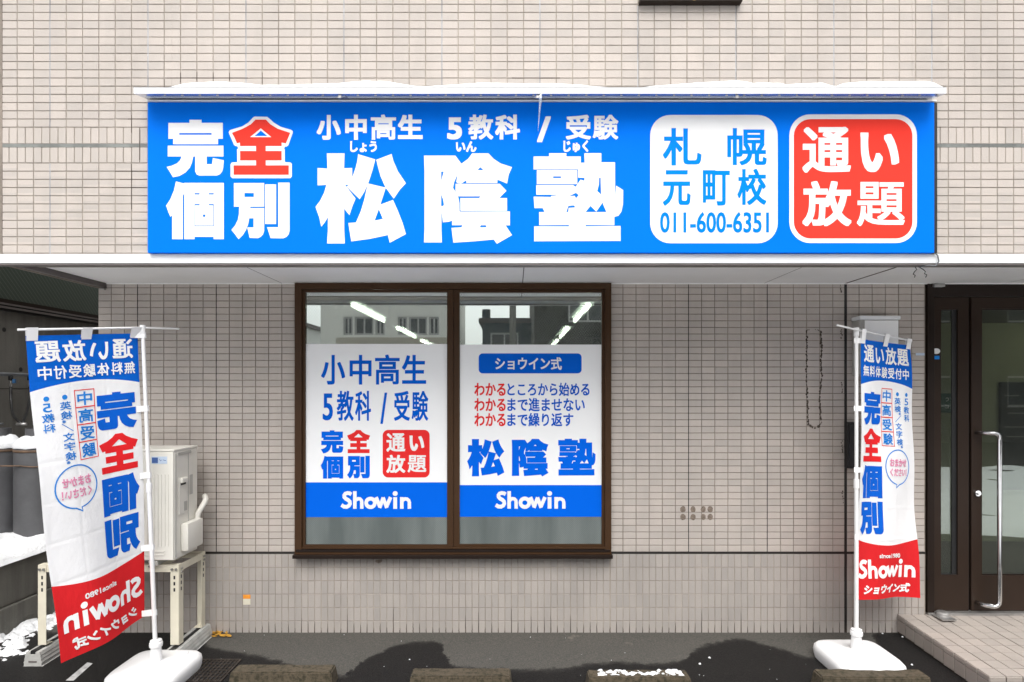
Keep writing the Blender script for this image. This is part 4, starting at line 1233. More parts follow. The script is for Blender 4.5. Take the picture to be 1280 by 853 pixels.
# ================================================================== BANNERS
def banner(label, pole_bot, pole_top, corners, rod, base_c, mirror, wave, tabs):
    """corners: TL (pole side top), TR, BL, BR as points; u runs from the pole outwards, v down"""
    o = empty('banner_flag', (base_c[0], base_c[1], ground_z(base_c[1])), label, 'banner')
    A, B, C_, D = [Vector(q) for q in corners]
    nrm = (B - A).cross(C_ - A).normalized()
    if nrm.y > 0: nrm = -nrm
    def surf(u, v_, w_):
        p = A * (1 - u) * (1 - v_) + B * u * (1 - v_) + C_ * (1 - u) * v_ + D * u * v_
        return p + nrm * (wave(u, v_) + w_) 
    nu, nv = 28, 64
    vs = [surf(i / nu, j / nv, 0) for j in range(nv + 1) for i in range(nu + 1)]
    fs = [(j * (nu + 1) + i, j * (nu + 1) + i + 1, (j + 1) * (nu + 1) + i + 1, (j + 1) * (nu + 1) + i) for j in range(nv) for i in range(nu)]
    cl = mesh_obj('cloth', vs, fs, M['banner'], o, smooth=True)
    uvl = cl.data.uv_layers.new(name='UVMap')
    for lp in cl.data.loops:
        j, i = divmod(lp.vertex_index, nu + 1)
        uvl.data[lp.index].uv = (i / nu, j / nv)
    AR = 3.0                                   # print height over width
    cv = lambda x_, y_, w_: tuple(surf(x_, y_, 0.0016 + w_ * 2))
    cvA = lambda x_, y_, w_: cv(x_, y_ / AR, w_)
    A3 = lambda ps: [(q[0], q[1] * AR) for q in ps]
    def T(tx, box, r, mat, name='character', skew=0.0):
        mb = MB(); put(mb, tx, box, cv, r, 0.0, r / AR, skew); mb.build(name, M[mat], cl)
    for k, ch in enumerate('通い放題'):
        T(ch, (.06 + .225 * k + (.015 if ch == 'い' else 0), .018 + (.008 if ch == 'い' else 0), .06 + .225 * k + .205 - (.015 if ch == 'い' else 0), .085), .0048, 'cloth_white')
    for k, ch in enumerate('無料体験受付中'):
        T(ch, (.045 + .129 * k, .097, .045 + .129 * k + .112, .139), .0022, 'cloth_white')
    for k, ch in enumerate('完全個別'):
        mb = MB(); put_heavy(mb, ch, (.05, .198 + .1415 * k, .44, .198 + .1415 * k + .128), cv, 0.0, .05); mb.build('character', M['cloth_red' if ch == '全' else 'cloth_blue'], cl)
    for k, ch in enumerate('中高受験'):
        y0 = .180 + .056 * k
        T(ch, (.475, y0 + .006, .615, y0 + .050), .003, 'cloth_light_blue')
        mb = MB(); strip(mb, A3([(.455, y0), (.635, y0), (.635, y0 + .0552), (.455, y0 + .0552)]), .011, cvA, 0.0, closed=True); mb.build('character_frame', M['cloth_red'], cl)
    def column(x, w_, chars, y, dy):
        mb = MB(); poly(mb, [(x + w_ / 2 + .024 * math.cos(q / 16 * 6.283), y - .014 + .008 * math.sin(q / 16 * 6.283)) for q in range(16)], cv, 0); mb.build('bullet', M['cloth_light_blue'], cl)
        for ch in chars:
            if ch == '/':
                T('／', (x, y, x + w_, y + dy * .9), .001, 'cloth_light_blue'); y += dy; continue
            if ch == '※':
                T('※', (x + w_ * .6, y - dy * .1, x + w_ * .95, y + dy * .22), .0005, 'cloth_light_blue'); y += dy * .25; continue
            T(ch, (x + (w_ * .15 if ch == '5' else 0), y, x + w_ - (w_ * .15 if ch == '5' else 0), y + dy * .86), .0015, 'cloth_light_blue'); y += dy
    column(.675, .10, '英検※/文字検※', .212, .0305)
    column(.83, .10, '5教科', .212, .032)
    # speech bubble
    bub = arc(.69, .485, .195, .068, 0, 262, 30) + [(.655, .566)] + arc(.69, .485, .195, .068, 278, 350, 8)
    mb = MB(); strip(mb, A3(bub), .013, cvA, 0.0, closed=True); mb.build('speech_bubble', M['cloth_light_blue'], cl)
    T('おまかせ', (.555, .452, .825, .482), .002, 'cloth_pink', 'lettering')
    T('ください！', (.555, .490, .835, .520), .002, 'cloth_pink', 'lettering')
    T('since1980', (.36, .824, .72, .841), .002, 'cloth_white', 'lettering')
    mb = MB(); wordmark(mb, (.03, .845, .95, .920), cv, 0.0); mb.build('wordmark', M['cloth_white'], cl)
    T('ショウイン式', (.10, .943, .86, .980), .0045, 'cloth_white', 'lettering', skew=.9)
    # pole, rod, base
    pb, pt = Vector(pole_bot), Vector(pole_top)
    mid = pb.lerp(pt, 0.52)
    MB().tube([pb, mid], 0.0135, 12).build('pole', M['white_plastic'], o, smooth=True, angle=40)
    MB().tube([mid, pt], 0.0115, 12).build('pole', M['white_plastic'], o, smooth=True, angle=40)
    MB().tube([mid - Vector((0, 0, .03)), mid + Vector((0, 0, .03))], 0.0175, 12).build('pole_joint', M['white_plastic'], o, smooth=True, angle=40)
    MB().tube([pt - Vector((0, 0, .045)), pt + Vector((0, 0, .012))], 0.017, 12).build('pole_cap', M['white_plastic'], o, smooth=True, angle=40)
    MB().tube(rod, 0.0065, 8).build('crossbar', M['white_plastic'], o, smooth=True, angle=40)
    # hanging loops on the crossbar
    ra, rb = Vector(rod[0]), Vector(rod[-1])
    for u in (0.035, 0.5, 0.955):
        t0 = surf(max(0, u - .045), 0.0, 0.001); t1 = surf(min(1, u + .045), 0.0, 0.001)
        c0_ = surf(max(0, u - .045), 0.016, 0.003); c1_ = surf(min(1, u + .045), 0.016, 0.003)
        up = []
        for q in (t0, t1):
            d = (rb - ra); tt = max(0, min(1, (q - ra).dot(d) / d.dot(d)))
            up.append(ra + d * tt)
        hi0, hi1 = up[0] + Vector((0, 0, .012)) + nrm * .009, up[1] + Vector((0, 0, .012)) + nrm * .009
        bk0, bk1 = up[0] + Vector((0, 0, .010)) - nrm * .010, up[1] + Vector((0, 0, .010)) - nrm * .010
        e0, e1 = surf(max(0, u - .045), 0.016, -0.003), surf(min(1, u + .045), 0.016, -0.003)
        mb = MB().add([c0_, c1_, hi1, hi0, bk0, bk1, e0, e1], [(0, 1, 2, 3), (3, 2, 5, 4), (4, 5, 7, 6)])
        mb.build('loop_tab', M['cloth_white'], o)
    d = (pt - pb)
    for vv in tabs:
        q0, q1 = surf(0.0, vv - .010, .001), surf(0.0, vv + .010, .001)
        i0_, i1_ = surf(0.045, vv - .010, .0035), surf(0.045, vv + .010, .0035)
        def near(q):
            return pb + d * ((q.z - pb.z) / d.z)
        p0, p1 = near(q0), near(q1)
        out = (p0 - i0_); out.z = 0; out.normalize()
        f0, f1 = p0 + nrm * .0155, p1 + nrm * .0155
        g0, g1 = p0 + out * .018, p1 + out * .018
        h0, h1 = p0 - nrm * .0155, p1 - nrm * .0155
        k0, k1 = surf(0.045, vv - .010, -.0035), surf(0.045, vv + .010, -.0035)
        mb = MB().add([i0_, i1_, f1, f0, g0, g1, h0, h1, k0, k1], [(0, 1, 2, 3), (3, 2, 5, 4), (4, 5, 7, 6), (6, 7, 9, 8)])
        mb.build('loop_tab', M['cloth_white'], o)
    gz_ = ground_z(base_c[1]) + 0.002
    vs, fs = [], []
    prof_ = [(.205, 0.0), (.218, .006), (.224, .03), (.226, .06), (.222, .085), (.205, .104), (.17, .112), (.06, .116), (.045, .121)]
    n_ = 48
    for (r_, z_) in prof_:
        for k in range(n_):
            a_ = 2 * math.pi * k / n_
            ca, sa = math.cos(a_), math.sin(a_)
            e = 2 / 5.5
            vs.append((base_c[0] + r_ * math.copysign(abs(ca) ** e, ca), base_c[1] + r_ * math.copysign(abs(sa) ** e, sa), gz_ + z_))
    for i in range(len(prof_) - 1):
        for k in range(n_):
            fs.append((i * n_ + k, i * n_ + (k + 1) % n_, (i + 1) * n_ + (k + 1) % n_, (i + 1) * n_ + k))
    fs.append(tuple(range(n_))[::-1]); fs.append(tuple((len(prof_) - 1) * n_ + k for k in range(n_)))
    mesh_obj('base_tank', vs, fs, M['white_plastic'], o, smooth=True, angle=50)
    sk = MB().lathe((pb.x, pb.y, gz_ + .112), [(.036, 0), (.034, .05), (.031, .095), (.031, .10), (.038, .102), (.040, .115), (.038, .128), (.034, .131), (.034, .142), (.020, .145)], 20)
    sk.build('pole_socket', M['white_plastic'], o, smooth=True, angle=35)
    # filler cap on the tank
    MB().lathe((base_c[0] + .12, base_c[1] + .12, gz_ + .108), [(.028, 0), (.028, .012), (.024, .015)], 16).build('filler_cap', M['white_plastic'], o, smooth=True, angle=35)
    return o

sP, sN = 194.0, 225.0
A = P(172, 417, sP); B = P(31, 420, sN); C2 = P(182.5, 771, sP); D2 = P(75, 829, sN)
pt = P(178.3, 409, sP); pb = P(195, 810, sP); pb.z = 0.09
dirv = (B - A).normalized()
rl_ = P(22, 412.5, sN + 3)
rodq = pt + Vector((0, -0.016, -0.006))
rr_ = rodq + (rodq - rl_).normalized() * 0.25
rr_.z = P(0, 411.5, 184).z
banner('wind-blown blue, white and red banner seen from behind, its print mirrored, by the air conditioner', pb, pt, (A, B, C2, D2),
       [rl_, rodq, rr_], (pb.x - 0.005, pb.y - 0.0), True,
       lambda u, v_: 0.018 * math.sin(3.2 * u + 4.5 * v_) * v_ + 0.010 * math.sin(9 * u + 3 * v_) * min(1, v_ * 3) + 0.008 * math.sin(14 * v_ + 2 * u) * u + 0.05 * math.sin(math.pi * u) * v_ * v_,
       (0.006, 0.265, 0.50, 0.755, 0.985))
sP, sN = 186.3, 174.0
A = P(1076, 424, sP); B = P(1137, 432, sN); C2 = P(1072.5, 751, sP); D2 = P(1151, 748, sN)
pt = P(1070.5, 412, sP); pb = P(1070.5, 797, sP); pb.z = 0.09
rodq = pt + Vector((0, -0.016, -0.006))
rr_ = P(1139.5, 426.5, sN)
rl_ = rodq + (rodq - rr_).normalized() * 0.22
rl_.z = P(0, 408.5, 188).z
banner('blue, white and red banner with readable front beside the entrance step', pb, pt, (A, B, C2, D2),
       [rl_, rodq, rr_], (pb.x + 0.005, pb.y - 0.01), False,
       lambda u, v_: -0.03 * math.sin(math.pi * u) * (0.3 + 0.7 * v_) + 0.012 * math.sin(8 * u + 5 * v_) * min(1, v_ * 3) + 0.006 * math.sin(17 * v_) * u + 0.05 * max(0, v_ - .85) * math.sin(6 * u),
       (0.006, 0.265, 0.50, 0.755))

# ================================================================== AIR CONDITIONER AND STAND
sa = 184.0
af0 = P(216.8, 562.3, sa)
yA0, yA1 = F / sa - DW, F / sa - DW + 0.315
xA1 = af0.x; xA0 = xA1 - 0.83
zA1, zA0 = af0.z, P(0, 701.4, sa).z
ac = empty('air_conditioner', ((xA0 + xA1) / 2, (yA0 + yA1) / 2, zA0), 'off-white outdoor air conditioner unit standing on a cream steel frame', 'air conditioner')
MB().box(xA0, xA1, yA0 + 0.012, yA1, zA0, zA1 - 0.014, 0.006).build('casing', M['ac_white'], ac)
MB().box(xA0 - 0.003, xA1 + 0.003, yA0 + 0.003, yA1 + 0.003, zA1 - 0.0135, zA1, 0.005).build('top_plate', M['ac_white'], ac)
fp = MB().box(xA0 + 0.002, xA1 - 0.002, yA0, yA0 + 0.011, zA0 + 0.004, zA1 - 0.016, 0.004).build('front_panel', M['ac_white'], ac)
for k in range(7):
    xk = xA1 - 0.035 - 0.024 * k
    MB().box(xk - 0.004, xk + 0.004, yA0 - 0.003, yA0 - 0.0003, zA0 + 0.10, zA1 - 0.17, 0.001).build('rib', M['ac_white'], fp)
for k in range(2):
    MB().box(xA1 - 0.19, xA1 - 0.06, yA0 - 0.003, yA0 - 0.0003, zA0 + 0.035 + .022 * k, zA0 + 0.047 + .022 * k, 0.001).build('rib', M['ac_white'], fp)
gc = (xA0 + 0.33, zA0 + 0.37)
for k in range(9):
    rr = 0.05 + 0.031 * k
    MB().tube([(gc[0] + rr * math.cos(q / 36 * 2 * math.pi), yA0 - 0.008, gc[1] + rr * math.sin(q / 36 * 2 * math.pi)) for q in range(37)], 0.004, 6, cap=False).build('grille_ring', M['ac_white'], fp)
MB().tube([(gc[0], yA0 - 0.001, gc[1]), (gc[0], yA0 - 0.003, gc[1])], 0.30, 36).build('fan_opening', M['ac_grey'], fp)
lb = P(189.5, 571, sa); lb2 = P(209, 580, sa)
bd = MB().box(lb.x, lb2.x, yA0 - 0.0012, yA0 - 0.0003, lb2.z, lb.z).build('badge', M['label_pale'], ac)
lb3 = P(197.5, 579, sa)
MB().box(lb.x + .003, lb3.x, yA0 - 0.0022, yA0 - 0.0014, lb3.z, lb.z - .006).build('badge_field', M['label_blue'], bd)
mb = MB()
for k, (a_, b_) in enumerate(((199.5, 202.3), (203.8, 207.6))):
    strip(mb, [(a_, 574 + k), (a_ + 1.2, 576.5 - k), (b_, 575 + k)], .7, lambda x_, y_, w_: tuple(P(x_, y_, sa) + Vector((0, -0.0016 - w_, 0))), 0)
o = mb.build('badge_marks', M['label_blue'], bd); o['kind'] = 'stuff'
# side panel details (facing +x)
def sbox(y0, y1, z0, z1, t_, mat, name, bev=0.003, par=None, t0=0.0005):
    return MB().box(xA1 + t0, xA1 + t_, y0, y1, z0, z1, bev).build(name, M[mat], par or ac)
sbox(yA0 + 0.022, yA0 + 0.03, zA0 + .02, zA1 - .03, 0.003, 'ac_grey', 'panel_seam', 0.0)
sbox(yA0 + 0.185, yA0 + 0.19, zA0 + .02, zA1 - .03, 0.003, 'ac_grey', 'panel_seam', 0.0)
sp = sbox(yA0 + 0.06, yA0 + 0.165, zA0 + 0.30, zA1 - 0.20, 0.006, 'ac_white', 'service_cover', 0.004)
sbox(yA0 + 0.075, yA0 + 0.15, zA1 - 0.24, zA1 - 0.205, 0.022, 'ac_white', 'grip', 0.008)
sbox(yA0 + 0.08, yA0 + 0.145, zA1 - 0.256, zA1 - 0.242, 0.007, 'black', 'grip_recess', 0.0)
sbox(yA0 + 0.05, yA0 + 0.22, zA1 - 0.045, zA1 - 0.025, 0.006, 'ac_grey', 'vent', 0.002)
sbox(yA0 + 0.205, yA0 + 0.245, zA1 - 0.34, zA1 - 0.20, 0.0025, 'ac_grey', 'rating_plate', 0.0)
sbox(yA0 + 0.12, yA0 + 0.16, zA1 - 0.44, zA1 - 0.375, 0.0085, 'ac_grey', 'warning_plate', 0.0)
vc = MB().box(xA1 + 0.0008, xA1 + 0.055, yA0 + 0.085, yA0 + 0.295, zA0 + 0.04, zA0 + 0.235, 0.016).build('valve_cover', M['ac_white'], ac, smooth=True, angle=30)
px_, py_ = xA1 + 0.02, yA0 + 0.27
MB().tube([(px_, py_, zA0 + .215), (px_ + .006, py_ + .005, zA0 + .27), (px_ + .018, py_ + .02, zA0 + .30), (px_ + .03, py_ + .045, zA0 + .335), (px_ + .028, py_ + .07, zA0 + .36), (px_ + .0, py_ + .11, zA0 + .375)], 0.019, 12).build('pipe_cover', M['ac_white'], ac, smooth=True, angle=50)
for xx in (xA0 + 0.12, xA1 - 0.14):
    MB().box(xx - .03, xx + .03, yA0 + 0.0, yA1 + 0.01, zA0 - 0.035, zA0 - 0.001, 0.004).build('foot', M['ac_grey'], ac)
MB().tube([(xA1 - 0.17, yA0 + .05, zA0 - 0.001), (xA1 - 0.17, yA0 + .05, zA0 - .03), (xA1 - .185, yA0 + .035, zA0 - .055)], .012, 10).build('drain_spout', M['pipe_grey'], ac, smooth=True)

sf = 182.5
yS0 = F / sf - DW
yS1 = yS0 + 0.355
xR, xLft = (223.3 - CX) / sf, (48 - CX) / sf
zTop = zA0 - 0.036
stn = empty('steel_stand', ((xR + xLft) / 2, (yS0 + yS1) / 2, 0), 'cream slotted-angle steel stand with grey blocks under the air conditioner', 'stand')
W_ = 0.055
zleg = 0.095
def angle_leg(xc, yc, sx, sy):
    """L-section leg with a row of slots and a foot plate"""
    mb = MB()
    x0_, x1_ = (xc, xc + sx * W_) if sx > 0 else (xc + sx * W_, xc)
    y0_, y1_ = (yc, yc + sy * W_) if sy > 0 else (yc + sy * W_, yc)
    mb.box(x0_, x1_, yc - (0.003 if sy > 0 else 0), yc + (0.0 if sy > 0 else .003), zleg, zTop, 0)
    mb.box(xc - (0.003 if sx > 0 else 0), xc + (0 if sx > 0 else .003), y0_, y1_, zleg, zTop - .0005, 0)
    lg = mb.build('leg', M['cream'], stn)
    fy = yc - 0.0035 if sy > 0 else yc - W_ * 0
    for k in range(3):
        zz = zTop - 0.075 - 0.042 * k
        if sy > 0:
            MB().box(xc + sx * W_ * .5 - .006, xc + sx * W_ * .5 + .006, yc - .0036, yc - .0031, zz - .024, zz).build('slot', M['black'], lg)
        if sx < 0:
            MB().box(xc + .0031, xc + .0036, yc + sy * W_ * .5 - .006, yc + sy * W_ * .5 + .006, zz - .024, zz).build('slot', M['black'], lg)
    if sy > 0:
        for dx in (.25, .75):
            MB().tube([(xc + sx * W_ * dx, yc - .006, zTop - .03), (xc + sx * W_ * dx, yc - .013, zTop - .03)], .009, 6).build('bolt', M['bolt'], lg)
    if sx < 0:
        for dz in (.03, .055):
            MB().tube([(xc + .006, yc + sy * W_ * .5, zTop - dz), (xc + .013, yc + sy * W_ * .5, zTop - dz)], .009, 6).build('bolt', M['bolt'], lg)
    MB().box(xc + (sx * W_ if sx < 0 else -.004), xc + (.004 if sx < 0 else sx * W_), min(yc, yc + sy * W_), max(yc, yc + sy * W_), zleg - .003, zleg + .001).build('foot_plate', M['cream'], lg)
for (xc, sx) in ((xR, -1), (xLft, 1)):
    angle_leg(xc, yS0, sx, 1)
    angle_leg(xc, yS1, sx, -1)
hR = 0.05
MB().box(xLft + .004, xR - .0045, yS0 + .001, yS0 + .005, zTop - hR, zTop - .001).box(xLft + .004, xR - .0045, yS0 + .0052, yS0 + .045, zTop - .004, zTop - .0006).build('rail', M['cream'], stn)
MB().box(xLft + .004, xR - .0045, yS1 - .005, yS1 - .001, zTop - hR, zTop - .001).box(xLft + .004, xR - .0045, yS1 - .045, yS1 - .0052, zTop - .004, zTop - .0006).build('rail', M['cream'], stn)
for xc, s_ in ((xR, -1), (xLft, 1)):
    MB().box(min(xc + s_ * .001, xc + s_ * .004), max(xc + s_ * .001, xc + s_ * .004), yS0 + .006, yS1 - .006, zTop - hR, zTop - .0015).build('rail', M['cream'], stn)
for xx in (xA0 + 0.12, xA1 - 0.14):
    MB().box(xx - .02, xx + .02, yS0 + .01, yS1 - .01, zTop - .03, zTop + .0005).build('rail', M['cream'], stn)
def block(xc):
    """ribbed resin foot block lying front to back"""
    y0_, y1_ = yS0 - 0.075, yS1 + 0.03
    prof_ = [(-.066, .0), (-.060, .004), (-.0585, .02), (-.062, .024), (-.0545, .044), (-.057, .048), (-.050, .068), (-.052, .072), (-.043, .094), (-.018, .094), (-.018, .080)]
    full = prof_ + [(-a_, b_) for a_, b_ in prof_[::-1]]
    n_ = len(full)
    v_ = [(xc + a_, y0_, ground_z(y0_) + b_) for a_, b_ in full] + [(xc + a_, y1_, ground_z(y1_) + b_) for a_, b_ in full]
    f_ = [(k, (k + 1) % n_, n_ + (k + 1) % n_, n_ + k) for k in range(n_)]
    bk = MB().add(v_, f_ + [tuple(range(n_))[::-1], tuple(range(n_, 2 * n_))]).build('foot_block', M['block_grey'], stn)
    MB().box(xc - .028, xc + .028, y0_ - .0015, y0_ - .0003, ground_z(y0_) + .026, ground_z(y0_) + .036).build('foot_mark', M['gutter'], bk)
    MB().box(xc - .0175, xc + .0175, y0_ + .004, y1_ - .004, ground_z(y0_) + .0805, .0822 + .0).build('channel', M['black'], bk)
block(xR - .02)
block(xLft + .02)

# ================================================================== LEFT SIDE: PASSAGE WITH GAS CYLINDERS
XW = -4.95
wl_ = empty('neighbouring_building', (XW, 3, 0), 'dark concrete neighbouring building with a band of ribbed glass above', 'building')
MB().box(XW - 0.3, XW, -0.6, 8.0, 0.0, 2.60).build('concrete_wall', M['concrete_dark'], wl_)
for (z0, z1, t_, mt) in ((2.60, 2.622, .035, 'black'), (2.622, 2.640, .06, 'gutter'), (2.640, 2.655, .045, 'black'), (2.655, 2.672, .06, 'gutter'), (2.672, 2.715, .03, 'bronze_dark')):
    MB().box(XW - .1, XW + t_, -0.6, 8.0, z0, z1).build('transom', M[mt], wl_)
for yy in (-0.6, 3.4):
    MB().box(XW - .06, XW - .03, yy + .02, yy + 4.0 - .02, 2.715, 6.0).build('glass_pane', M['ribbed_glass'], wl_)
MB().box(XW - .1, XW + .01, 3.38, 3.42, 2.716, 6.0).build('mullion', M['bronze_dark'], wl_)
MB().box(XW - .3, XW - .1, -0.6, 8, 2.60, 6.0).build('inner_wall', M['black'], wl_)
for (yy, zz) in ((1.3, 2.42), (1.85, 2.36), (1.5, 2.04), (1.5, 1.5)):
    MB().tube([(XW - .02, yy, zz), (XW + .0015, yy, zz)], .022, 14).build('formwork_hole', M['black'], wl_)
MB().box(XW + .0, XW + .002, -0.6, 8.0, 1.845, 1.851).build('formwork_seam', M['sealant_black'], wl_)
# back end of the passage
o = MB().box(-5.2, -3.0, 7.0, 7.2, 0, 4.5).build('passage_wall', M['concrete_dark'])
tag(o, 'plain dark concrete wall closing the narrow passage at its far end', 'wall')
XLg = -3.83
lg = empty('concrete_ledge', (-4.4, 2, 0), 'raised weathered concrete ledge along the passage carrying grey gas cylinders', 'ledge')
MB().box(XW + .003, XLg, -0.55, 6.9, 0.205, 0.525, 0.012).build('upper_course', M['concrete_ledge'], lg)
MB().box(XW + .003, XLg + .022, -0.55, 6.9, -0.05, 0.204, 0.008).build('plinth', M['concrete_ledge'], lg)
def ledge_snow(x_, y_):
    e = (XLg + 0.015 - x_) / 0.14
    k = max(0, min(1, e)) ** 0.5
    return 0.515 + 0.01 + k * (0.085 + 0.055 * nz(x_, y_, 2.3, 5.0) + 0.025 * nz(x_, y_, 8, 9.0))
o = field('snow', XW + .01, XLg + 0.015, -0.55, 6.0, 36, 130, ledge_snow, M['snow'])
tag(o, 'thick strip of snow lying on the concrete ledge around the gas cylinders', 'snow', kind='stuff')
def foot_snow(x_, y_):
    n_ = nz(x_, y_ * .7, 5.5, 1.7, 6) + 0.5 * nz(x_, y_, 19, 4.0, 4)
    e = min((x_ + 3.83) / .05 + .4, (-3.10 - x_) / .22, (y_ + .50) / .16, 1)
    return ground_z(y_) - 0.022 + 0.07 * max(0, min(1.0, 0.31 + 1.0 * n_)) * max(0, min(1, e))
o = field('snow', -3.83, -3.05, -0.6, 1.6, 90, 200, foot_snow, M['snow'])
tag(o, 'patchy old snow on the ground at the foot of the concrete ledge', 'snow', kind='stuff')
tanks = ((-4.60, .80), (-4.215, .80))
for k, (tx, ty) in enumerate(tanks):
    o = empty('gas_cylinder', (tx, ty, 0.53), ('dark grey gas cylinder with rusty band, farther from the white banner', 'dark grey gas cylinder partly hidden behind the mirrored banner')[k], 'gas cylinder', 'gas cylinders on the ledge')
    zb0 = 0.53
    MB().lathe((tx, ty, zb0), [(.16, 0), (.165, .03), (.178, .05), (.186, .09), (.186, .76), (.180, .80), (.160, .84), (.120, .868), (.06, .88)], 32).build('body', M['tank_grey'], o, smooth=True, angle=50)
    MB().lathe((tx, ty, zb0 + .775), [(.1835, -.010), (.1895, -.009), (.1895, .009), (.181, .012)], 32).build('weld_band', M['tank_rust'], o, smooth=True)
    MB().lathe((tx, ty, zb0 + .868), [(.105, 0), (.105, .10), (.098, .10), (.098, .02)], 24).build('collar', M['tank_grey'], o, smooth=True, angle=40)
    MB().tube([(tx, ty, zb0 + .87), (tx, ty, zb0 + 1.0)], .018, 10).build('valve', M['brass'], o, smooth=True)
    MB().tube([(tx + .045 * math.cos(q), ty + .045 * math.sin(q), zb0 + 1.005) for q in [i * math.pi / 6 for i in range(13)]], .008, 6, cap=False).build('hand_wheel', M['pipe_grey'], o, smooth=True)
    v, f = [], []
    prof_ = [(.188, -.055), (.192, -.03), (.17, .005), (.13, .042), (.07, .062), (.02, .068)]
    n_ = 30
    for (r_, z_) in prof_:
        for q in range(n_):
            a_ = 2 * math.pi * q / n_
            m_ = 1 + .05 * nz(math.cos(a_) + k, math.sin(a_), 2.0, z_ * 9)
            v.append((tx + r_ * m_ * math.cos(a_), ty + r_ * m_ * math.sin(a_), zb0 + .855 + z_ + .015 * nz(math.cos(a_) * 1.4 + k * 3, math.sin(a_) * 1.4, 1.0, 2.2)))
    for i in range(len(prof_) - 1):
        for q in range(n_):
            f.append((i * n_ + q, i * n_ + (q + 1) % n_, (i + 1) * n_ + (q + 1) % n_, (i + 1) * n_ + q))
    f.append(tuple((len(prof_) - 1) * n_ + q for q in range(n_)))
    sn = mesh_obj('snow', v, f, M['snow'], None, smooth=True)
    tag(sn, ('snow cap on the rusty-banded gas cylinder farther from the banner', 'snow cap on the gas cylinder half hidden by the mirrored banner')[k], 'snow', kind='stuff')
# chain round both cylinders
ch = MB()
cz_ = 0.53 + .655
pts = []
for (tx, ty, a0, a1) in ((tanks[0][0], tanks[0][1], 180, 275), (tanks[1][0], tanks[1][1], 265, 360)):
    for q in range(13):
        a_ = R(a0 + (a1 - a0) * q / 12)
        pts.append((tx + .193 * math.cos(a_), ty + .193 * math.sin(a_), cz_ - .012 * math.sin(q / 12 * math.pi)))
o = MB().tube(pts, .006, 6).build('chain', M['tank_rust'], None, smooth=True)
tag(o, 'rusty chain strung round the two gas cylinders', 'chain')
gp = empty('gas_pipe', (XW + .1, 1.5, 1.98), 'grey gas manifold pipe with two black hoses on the concrete wall', 'pipe')
zp = 1.985
MB().tube([(XW + .09, -.2, zp), (XW + .09, 3.2, zp)], .017, 12).build('pipe', M['pipe_grey'], gp, smooth=True)
for k, (yy, tgt) in enumerate(((1.27, tanks[0]), (1.50, tanks[1]))):
    MB().tube([(XW + .09, yy, zp - .01), (XW + .09, yy, zp - .055)], .020, 10).build('valve', M['black'], gp, smooth=True)
    MB().box(XW + .112, XW + .135, yy - .012, yy + .012, zp - .085, zp - .045, .003).build('valve_lever', M['valve_blue'], gp)
    MB().tube([(XW + .09, yy, zp - .055), (XW + .09, yy, zp - .12)], .010, 10).build('fitting', M['steel_dull'], gp, smooth=True)
    e = Vector((-4.43 + k * .02, .86, 1.535))
    s_ = Vector((XW + .09, yy, zp - .12))
    pts = []
    for q in range(17):
        t_ = q / 16
        p1, p2 = s_ + Vector((.0, 0, -.28)), e + Vector((-.16 + .08 * k, .1, .06))
        pts.append(s_ * (1 - t_) ** 3 + p1 * 3 * t_ * (1 - t_) ** 2 + p2 * 3 * t_ ** 2 * (1 - t_) + e * t_ ** 3)
    MB().tube(pts, .012, 10).build('hose', M['rubber'], gp, smooth=True)
MB().tube([(-4.47, .86, 1.53), (-4.38, .86, 1.53)], .012, 8).build('coupling', M['steel_dull'], gp, smooth=True)

# ================================================================== WHEEL STOPS
def wheel_stop(px0, px1, ytop, label):
    s_ = (ytop - CY) / (CAMZ - 0.065)
    x0, x1, yb = (px0 - CX) / s_, (px1 - CX) / s_, F / s_ - DW
    o = empty('wheel_stop', ((x0 + x1) / 2, yb - .06, ground_z(yb)), label, 'wheel stop', 'concrete wheel stops along the forecourt')
    z0 = ground_z(yb) - 0.01
    y0 = yb - 0.115
    i = 0.014
    v = [(x0 - i, y0 - i, z0), (x1 + i, y0 - i, z0), (x1 + i, yb + i, z0), (x0 - i, yb + i, z0), (x0, y0, .065), (x1, y0, .065), (x1, yb, .065), (x0, yb, .065)]
    bm = bmesh.new()
    vs = [bm.verts.new(q) for q in v]
    for q in ((0, 3, 2, 1), (4, 5, 6, 7), (0, 1, 5, 4), (1, 2, 6, 5), (2, 3, 7, 6), (3, 0, 4, 7)): bm.faces.new([vs[k] for k in q])
    bmesh.ops.bevel(bm, geom=[e for e in bm.edges if e.verts[0].co.z > .05 or e.verts[1].co.z > .05], offset=.008, segments=2, affect='EDGES')
    bmesh.ops.subdivide_edges(bm, edges=[e for e in bm.edges if e.calc_length() > .3], cuts=12)
    bm.verts.index_update()
    for q in bm.verts:
        d_ = .003 * nz(q.co.x, q.co.y + q.co.z * 3, 17, 1.0)
        q.co += Vector((0, d_, d_ if q.co.z > .04 else 0))
    mesh_obj('block', [q.co[:] for q in bm.verts], [[q.index for q in f.verts] for f in bm.faces], M['stop_concrete'], o)
    bm.free()
    return (x0, x1, y0, yb)
wheel_stop(298, 420, 830.5, 'mossy concrete wheel stop next to the mirrored banner and drain grate')
wheel_stop(517, 638, 835, 'plain brown concrete wheel stop below the middle of the shop window')
q3 = wheel_stop(734, 857, 837, 'concrete wheel stop with a strip of snow along its top')
wheel_stop(1016, 1148, 836, 'dark concrete wheel stop in front of the readable banner\'s white base')
def stop_snow(x_, y_):
    n_ = nz(x_, y_, 26, 4.4, 5)
    e = min((x_ - q3[0] - .03) / .04, (q3[1] - .01 - x_) / .03, (y_ - q3[2] - .02) / .02, (q3[3] - y_) / .012, 1)
    return .050 + .024 * max(0, min(1, .62 + .9 * n_)) * max(0, min(1, e))
o = field('snow', q3[0], q3[1], q3[2] + .01, q3[3], 120, 24, stop_snow, M['snow'])
